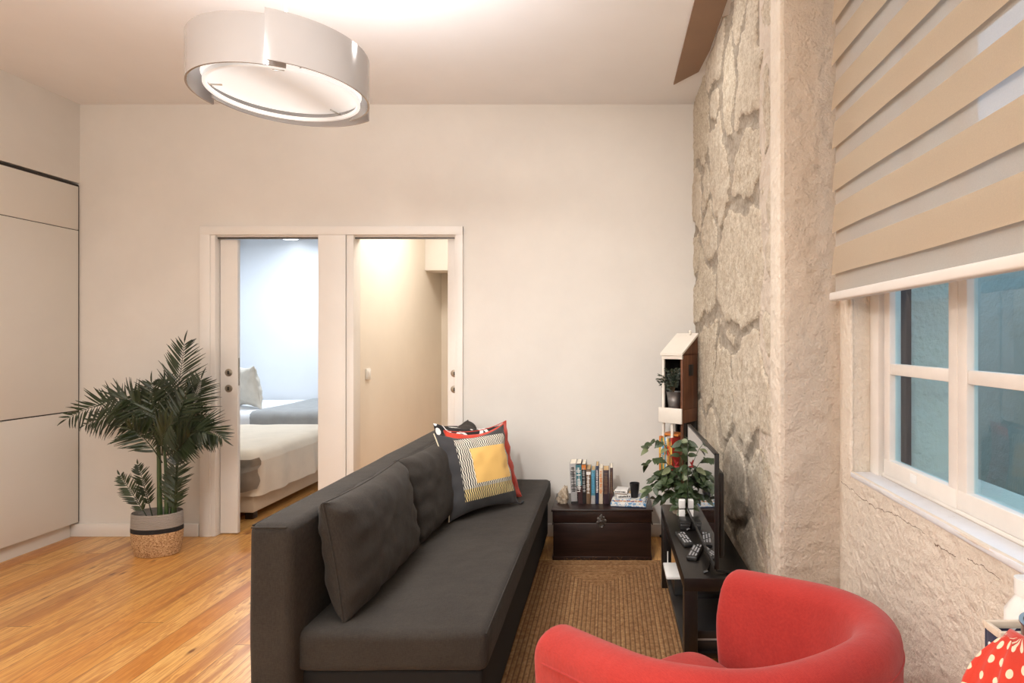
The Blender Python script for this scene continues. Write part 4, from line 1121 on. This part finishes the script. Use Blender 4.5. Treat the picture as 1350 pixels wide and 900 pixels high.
for (a, b_, c_, r) in trunks:
    pts = bez(px(a[0], a[1], 0), px(b_[0], b_[1], 0), px(c_[0], c_[1], 0), 12); pts[0].z = .19
    bm = bm_(); add_tube(bm, pts, lambda f, r=r: r * (1.25 - .6 * f) * (1.06 if int(f * 11) % 2 else 1), 10); obj('stem', bm, 'palm_stem', palm)
def frond(a, c, b_, n=20, L=.16, W=.0115, face=(0, -1, .25), droop=.35, start=.22, up=.75):
    n = int(n * 1.5); L *= 1.12 if L > .12 else 1.0
    """a base, c control, b_ tip: (x, y, depth)"""
    A, C_, B = px(*a), px(*c), px(*b_); pts = bez(A, C_, B, 40); bm = bm_()
    add_tube(bm, pts, lambda f: .0042 * (1 - .8 * f), 5)
    fv = Vector(face).normalized()
    for i in range(n):
        f = start + (1 - start) * i / (n - 1); q = min(38, int(f * 39)); p = pts[q]; tg = (pts[q + 1] - pts[q]).normalized()
        side = tg.cross(fv).normalized()
        env = math.sin(PI * (.18 + .80 * (f - start) / (1 - start) * .93)) ** .7
        for s in (-1, 1):
            l = L * env * R3.uniform(.88, 1.08)
            d = (tg * up + side * s * (1.0 - .25 * f)).normalized()
            d = (d + Vector((0, 0, -droop * R3.uniform(.3, .8))) + fv * R3.uniform(-.15, .25)).normalized()
            leaf_bm(bm, p, d, fv + Vector((R3.uniform(-.2, .2), 0, R3.uniform(-.1, .3))), l, W * R3.uniform(.85, 1.1), fold=.18, droop=R3.uniform(.02, .10) + droop * .18, n=5)
    leaf_bm(bm, pts[-1], pts[-1] - pts[-3], fv, L * .45, W, n=4)
    return obj('frond', bm, 'palm_leaf', palm, angle=80)
frond((216, 590, 0), (236, 520, 0), (243, 452, .02), 22, .17, up=.85, droop=.15)
frond((210, 590, 0), (175, 500, -.06), (88, 552, -.10), 24, .16, droop=.55, up=.6)
frond((214, 580, .02), (170, 530, .0), (112, 560, .05), 20, .15, droop=.6)
frond((216, 585, -.02), (190, 510, -.1), (140, 530, -.16), 18, .15, droop=.7)
frond((214, 590, -.02), (205, 540, -.08), (200, 505, -.1), 18, .15, droop=.25)
frond((218, 590, .0), (228, 540, .05), (218, 500, .1), 18, .16, droop=.25)
frond((222, 590, 0), (255, 540, 0), (265, 500, 0), 20, .16, droop=.3, up=.9)
frond((228, 600, -.02), (250, 540, -.05), (294, 578, -.1), 20, .15, droop=.6)
frond((224, 600, .05), (245, 550, .1), (262, 545, .12), 16, .15, droop=.4)
frond((214, 610, -.03), (190, 570, -.1), (172, 566, -.15), 16, .15, droop=.5)
frond((214, 600, -.03), (212, 570, -.15), (225, 560, -.25), 16, .15, droop=.5)
frond((218, 610, .0), (240, 585, -.1), (250, 575, -.16), 16, .14, droop=.4)
frond((214, 585, .05), (190, 545, .1), (160, 540, .12), 18, .16, droop=.4)
frond((212, 600, 0), (200, 545, -.05), (175, 520, -.08), 18, .15, droop=.5)
frond((220, 600, -.03), (232, 560, -.1), (245, 520, -.1), 18, .16, droop=.3)
frond((222, 600, -.03), (240, 560, -.1), (272, 570, -.16), 16, .14, droop=.5)
frond((204, 700, -.02), (190, 672, -.04), (158, 626, -.06), 13, .085, .012, start=.45, droop=.2)
frond((206, 700, 0), (196, 660, 0), (182, 612, 0), 13, .08, .012, start=.45, droop=.15)
frond((230, 695, -.02), (230, 650, -.02), (234, 598, -.04), 16, .11, .013, start=.3, droop=.25)
frond((224, 690, 0), (226, 660, 0), (226, 620, -.02), 14, .09, .012, start=.35, droop=.4)

# ------------------------------------------------------------------ red tub chair
CC = Vector((.2285, 1.3685, 0)); CD = .592   # front turned to the left of straight ahead
chair = thing('tub_armchair', 'red fabric tub armchair with curved back in the foreground, seen from behind', 'armchair', CC, CD)
A_w, A_d, TKn = .29, .33, .11
def upath(n=60):
    """centre line of the wall: right front -> back -> left front, local, front is +y"""
    pts = []
    yf, rr = .222, A_w
    for i in range(12): pts.append((A_w, yf - (yf + .02) * i / 12))
    for i in range(n + 1):
        a = -PI * i / n; c_, s_ = math.cos(a), math.sin(a); e = .85
        pts.append((A_w * math.copysign(abs(c_) ** e, c_), -.02 + .334 * math.copysign(abs(s_) ** e, s_)))
    for i in range(1, 13): pts.append((-A_w, -.02 + (yf + .02) * i / 12))
    return pts
up2 = upath(); npt = len(up2); rows = []
cum = [0]
for i in range(1, npt): cum.append(cum[-1] + math.dist(up2[i], up2[i - 1]))
def rim(f): 
    # rim height along the wall; highest across the back
    return .692 + .10 * math.sin(PI * f)
for i, (x, y) in enumerate(up2):
    f = cum[i] / cum[-1]
    a = Vector(up2[min(i + 1, npt - 1)]) - Vector(up2[max(i - 1, 0)]); tg = a.normalized(); out = Vector((-tg.y, tg.x)) * -1
    if out.dot(Vector((x, y + .05))) < 0: out = -out
    hgt = rim(f); tk = TKn * (1 - .12 * math.sin(PI * f)); r = tk / 2; sec = []
    endf = min(f, 1 - f) * cum[-1]
    er = 1.0
    if endf < .03: er = .80 + .2 * math.sqrt(max(0, 1 - (1 - endf / .03) ** 2))
    rt = r * er; hh = hgt - (1 - er) * .16
    wn = lambda z, k: .004 * mnoise.noise(Vector((x * 6, y * 6, z * 6 + k)))
    lean = .045 * math.sin(PI * f)
    for z in (.40, .46, .52, .58): sec.append((-rt * (1 + .0) + lean * (z - .66) * -1.2 * 0 - (.015 * math.sin((z - .4) * 9)), z))
    for q in range(9):
        b_ = PI - PI * q / 8; sec.append((math.cos(b_) * rt, hh - rt + math.sin(b_) * rt))
    for z in (.58, .45, .30, .15, .06): sec.append((rt - .03 * (.66 - z) / .6, z))
    rows.append([Vector((x + out.x * o_ , y + out.y * o_, z_ + 0)) + Vector((wn(z_, 0), wn(z_, 5), wn(z_, 9))) for o_, z_ in sec])
bm = bm_(); vs = grid(bm, rows)
for r_ in (vs[0], vs[-1]): bm.faces.new(r_)
body = obj('chair_shell', bm, 'red_fabric', chair, angle=70)
sd2 = body.modifiers.new('sub', 'SUBSURF'); sd2.levels = 1; sd2.render_levels = 1
# seams along the outer edge of the arms
for s in (0, 1):
    pts = []
    for i, (x, y) in enumerate(up2):
        f = cum[i] / cum[-1]; a = Vector(up2[min(i + 1, npt - 1)]) - Vector(up2[max(i - 1, 0)]); tg = a.normalized(); out = Vector((-tg.y, tg.x)) * -1
        if out.dot(Vector((x, y + .05))) < 0: out = -out
        r = TKn * (1 - .12 * math.sin(PI * f)) / 2 + .0015
        if .035 < f < .965: pts.append(Vector((x + out.x * (r - .002), y + out.y * (r - .002), rim(f) - r - .012)))
    if s == 0: 
        bm = bm_(); add_tube(bm, pts, .0025, 5); obj('piping', bm, 'red_fabric', chair, angle=80)
# seat cushion
bm = bm_(); rows = []
def seat_outline(k=1.0):
    o_ = []
    for i in range(64):
        a = 2 * PI * i / 64; c_, s_ = math.cos(a), math.sin(a); e = .26
        yy_ = math.copysign(abs(s_) ** e, s_); o_.append((.232 * math.copysign(abs(c_) ** e, c_) * k, .04 + (.27 if s_ > 0 else .25) * yy_ * k))
    return o_
for kk, z in ((.90, .30), (.97, .305), (1.0, .33), (1.0, .40), (.99, .435), (.96, .452), (.9, .461), (.7, .468), (.4, .472), (.02, .474)):
    rows.append([Vector((x, y, z)) for x, y in seat_outline(kk)])
vs = grid(bm, rows, close_v=True); bm.faces.new(vs[0]); bm.faces.new(vs[-1]); obj('seat_cushion', bm, 'red_fabric', chair, angle=70)
obj('seat_base', add_box(bm_(), (-.235, -.20, .07), (.235, .23, .30), .02, 3), 'red_fabric', chair)
for sx in (-1, 1):
    for sy in (-.2, .18): obj('leg', add_lathe(bm_(), [(.014, 0), (.020, .08)], 16, c=(sx * .20, sy, 0.014 if sy > 0 or sx < 0 else 0), capt=True), 'dark_wood', chair)

# ------------------------------------------------------------------ little table in the right corner of the frame
tx0, tx1, ty0, ty1, tz = .32, .735, .14, .79, .735
tb = thing('side_table', 'small dark table beside the window wall carrying the dotted fabric items', 'table', ((tx0 + tx1) / 2, (ty0 + ty1) / 2, 0))
inn(tb, obj('tabletop', add_box(bm_(), (tx0, ty0, tz - .025), (tx1, ty1, tz), .003), 'dark_wood'))
for x in (tx0 + .02, tx1 - .06):
    for y in (ty0 + .02, ty1 - .06): inn(tb, obj('leg', add_box(bm_(), (x, y, 0), (x + .04, y + .04, tz - .025), .003), 'dark_wood'))
# navy dotted fabric bin with linen hem
q0 = P(1298, 822, .70); q1 = P(1345, 824, .66)
bin_ = thing('fabric_bin', 'navy blue fabric bin with white dots and a beige hem, right edge of the frame', 'storage bin', (P(1298, 824, .71).x, .68, tz))
w2 = .10; zt2 = q0.z - tz
bm = bm_()
for lo, hi in (((0, 0, 0), (w2, .003, zt2 - .004)), ((0, .027, 0), (w2, .03, zt2 - .004)), ((0, .003, 0), (.003, .027, zt2 - .004)), ((w2 - .003, .003, 0), (w2, .027, zt2 - .004)), ((.003, .003, 0), (w2 - .003, .027, .004))): add_box(bm, lo, hi, .0008)
obj('bin_body', bm, 'navy_dots', bin_)
bm = bm_()
for lo, hi in (((-.0015, -.0015, zt2 - .009), (w2 + .0015, .004, zt2)), ((-.0015, .026, zt2 - .009), (w2 + .0015, .0315, zt2)), ((-.0015, .004, zt2 - .009), (.004, .026, zt2)), ((w2 - .004, .004, zt2 - .009), (w2 + .0015, .026, zt2))): add_box(bm, lo, hi, .0015)
obj('hem', bm, 'linen_trim', bin_)
# red dotted pouch: gathered cloth
pp = P(1316, 870, .55)
pouch = thing('cloth_pouch', 'gathered red cloth pouch with pale polka dots in front of the navy bin', 'pouch', (P(1348, 0, .60).x, .60, tz))
bm = bm_(); rows = []
zt3 = P(0, 843, .60).z - tz
for k in range(22):
    f = k / 21; z = zt3 * f; r = .019 + .036 * (1 - f ** 9)
    rows.append([Vector((r * (1 + .15 * f * math.sin(5 * a + .6) + .07 * math.sin(11 * a + 4 * f)) * math.cos(a), r * .8 * (1 + .15 * f * math.sin(5 * a + .6) + .05 * math.sin(9 * a)) * math.sin(a), z + (.003 * math.sin(4 * a + 1) * f))) for a in [2 * PI * i / 72 for i in range(72)]])
vs = grid(bm, rows, close_v=True); bm.faces.new(vs[0]); bm.faces.new(vs[-1]); obj('pouch_body', bm, 'red_dots', pouch, angle=80)
tc = P(1372, 826, .62)
tin = thing('metal_canister', 'shiny metal canister rim cut off at the right edge of the frame', 'canister', (tc.x + .030, .63, tz))
ht = P(0, 826, .63).z - tz
obj('canister_body', add_lathe(bm_(), [(0, 0), (.036, 0), (.036, ht - .004), (.038, ht - .002), (.038, ht), (.034, ht), (.033, .01), (0, .01)], 40, capb=False), 'steel', tin)
obj('label_band', add_lathe(bm_(), [(.0365, .03), (.0365, ht - .03)], 40, capb=False), 'navy_dots', tin)
wb = P(1347, 768, .70)
bt = thing('white_bottle', 'white bottle cut off by the right edge of the frame, below the window sill', 'bottle', (wb.x + .034, .74, tz))
hbt = P(0, 775, .74).z - tz
obj('bottle_body', add_lathe(bm_(), [(0, 0), (.022, 0), (.024, .01), (.024, hbt - .03), (.012, hbt - .01), (.012, hbt), (0, hbt)], 28, capb=False), 'white_plastic', bt)
obj('cap', add_lathe(bm_(), [(.0135, hbt - .008), (.0135, hbt + .012), (0, hbt + .012)], 20, capb=False), 'white_plastic', bt)

# ------------------------------------------------------------------ lights, sky, camera
def area(name, loc, size, power, color=(1, 1, 1), rot=(0, 0, 0), sy=None, shape='DISK', spread=PI):
    l = bpy.data.lights.new(name, 'AREA'); l.energy = power; l.color = color; l.size = size; l.shape = shape
    if sy: l.shape = 'RECTANGLE'; l.size_y = sy
    l.spread = spread
    o = bpy.data.objects.new(name, l); COL.objects.link(o); o.location = loc; o.rotation_euler = rot; o['kind'] = 'helper'; return o
WARM = (1, .98, .96); COOL = (.78, .88, 1)
area('pendant_down_light', (LX, LY, LZ - .01), .44, 22, WARM)
area('pendant_up_light', (LX, LY, LZ + .16), .44, 36, (.97, .97, 1), (PI, 0, 0))
for nm_, lc_, pw_ in (('fill_light_behind', (-1.5, -1.5, 2.25), 105), ('fill_light_left', (-2.7, -.6, 2.3), 34)):  # added fill lamps behind the camera, brightening room and ceiling
    pl = bpy.data.lights.new(nm_, 'POINT'); pl.energy = pw_; pl.color = WARM; pl.shadow_soft_size = .22
    po = bpy.data.objects.new(nm_, pl); COL.objects.link(po); po.location = lc_; po['kind'] = 'helper'
area('broad_fill_behind', (-1.0, -1.2, 2.9), 1.2, 30, WARM)  # added broad soft fill behind the camera, no fixture there
area('spot_over_corner', (.1, 2.9, 2.93), .25, 6, WARM)
area('bedroom_light', (-3.6, 6.6, BZ - .1), .5, 42, COOL)
area('bedroom_light_near', (-3.2, 5.0, BZ - .05), .6, 13, (1, .93, .85))
area('hall_light', (-1.3, 5.0, 2.75), .7, 34, (1, .93, .85))
area('wall_spot', (-.7, .4, 2.75), .12, 6, WARM, (math.radians(62), 0, math.radians(-8)), spread=math.radians(60))
wd_ = bpy.data.worlds.new('dusk'); scene.world = wd_; wd_.use_nodes = True
wd_.node_tree.nodes['Background'].inputs[0].default_value = (.50, .68, .95, 1); wd_.node_tree.nodes['Background'].inputs[1].default_value = 2.9
cam = bpy.data.cameras.new('camera'); co = bpy.data.objects.new('camera', cam); COL.objects.link(co)
co.location = (0, 0, H); co.rotation_euler = (PI / 2, 0, 0)
cam.sensor_width = 36; cam.lens = 36 * F / 1350; cam.shift_x = (675 - VX) / 1350; cam.shift_y = (VY - 450) / 1350; cam.clip_start = .02
scene.camera = co
scene.view_settings.view_transform = 'Standard'; scene.view_settings.look = 'None'
scene.view_settings.exposure = -.13; scene.view_settings.gamma = 1; scene.view_settings.use_curve_mapping = False
scene.cycles.max_bounces = 8; scene.cycles.diffuse_bounces = 4
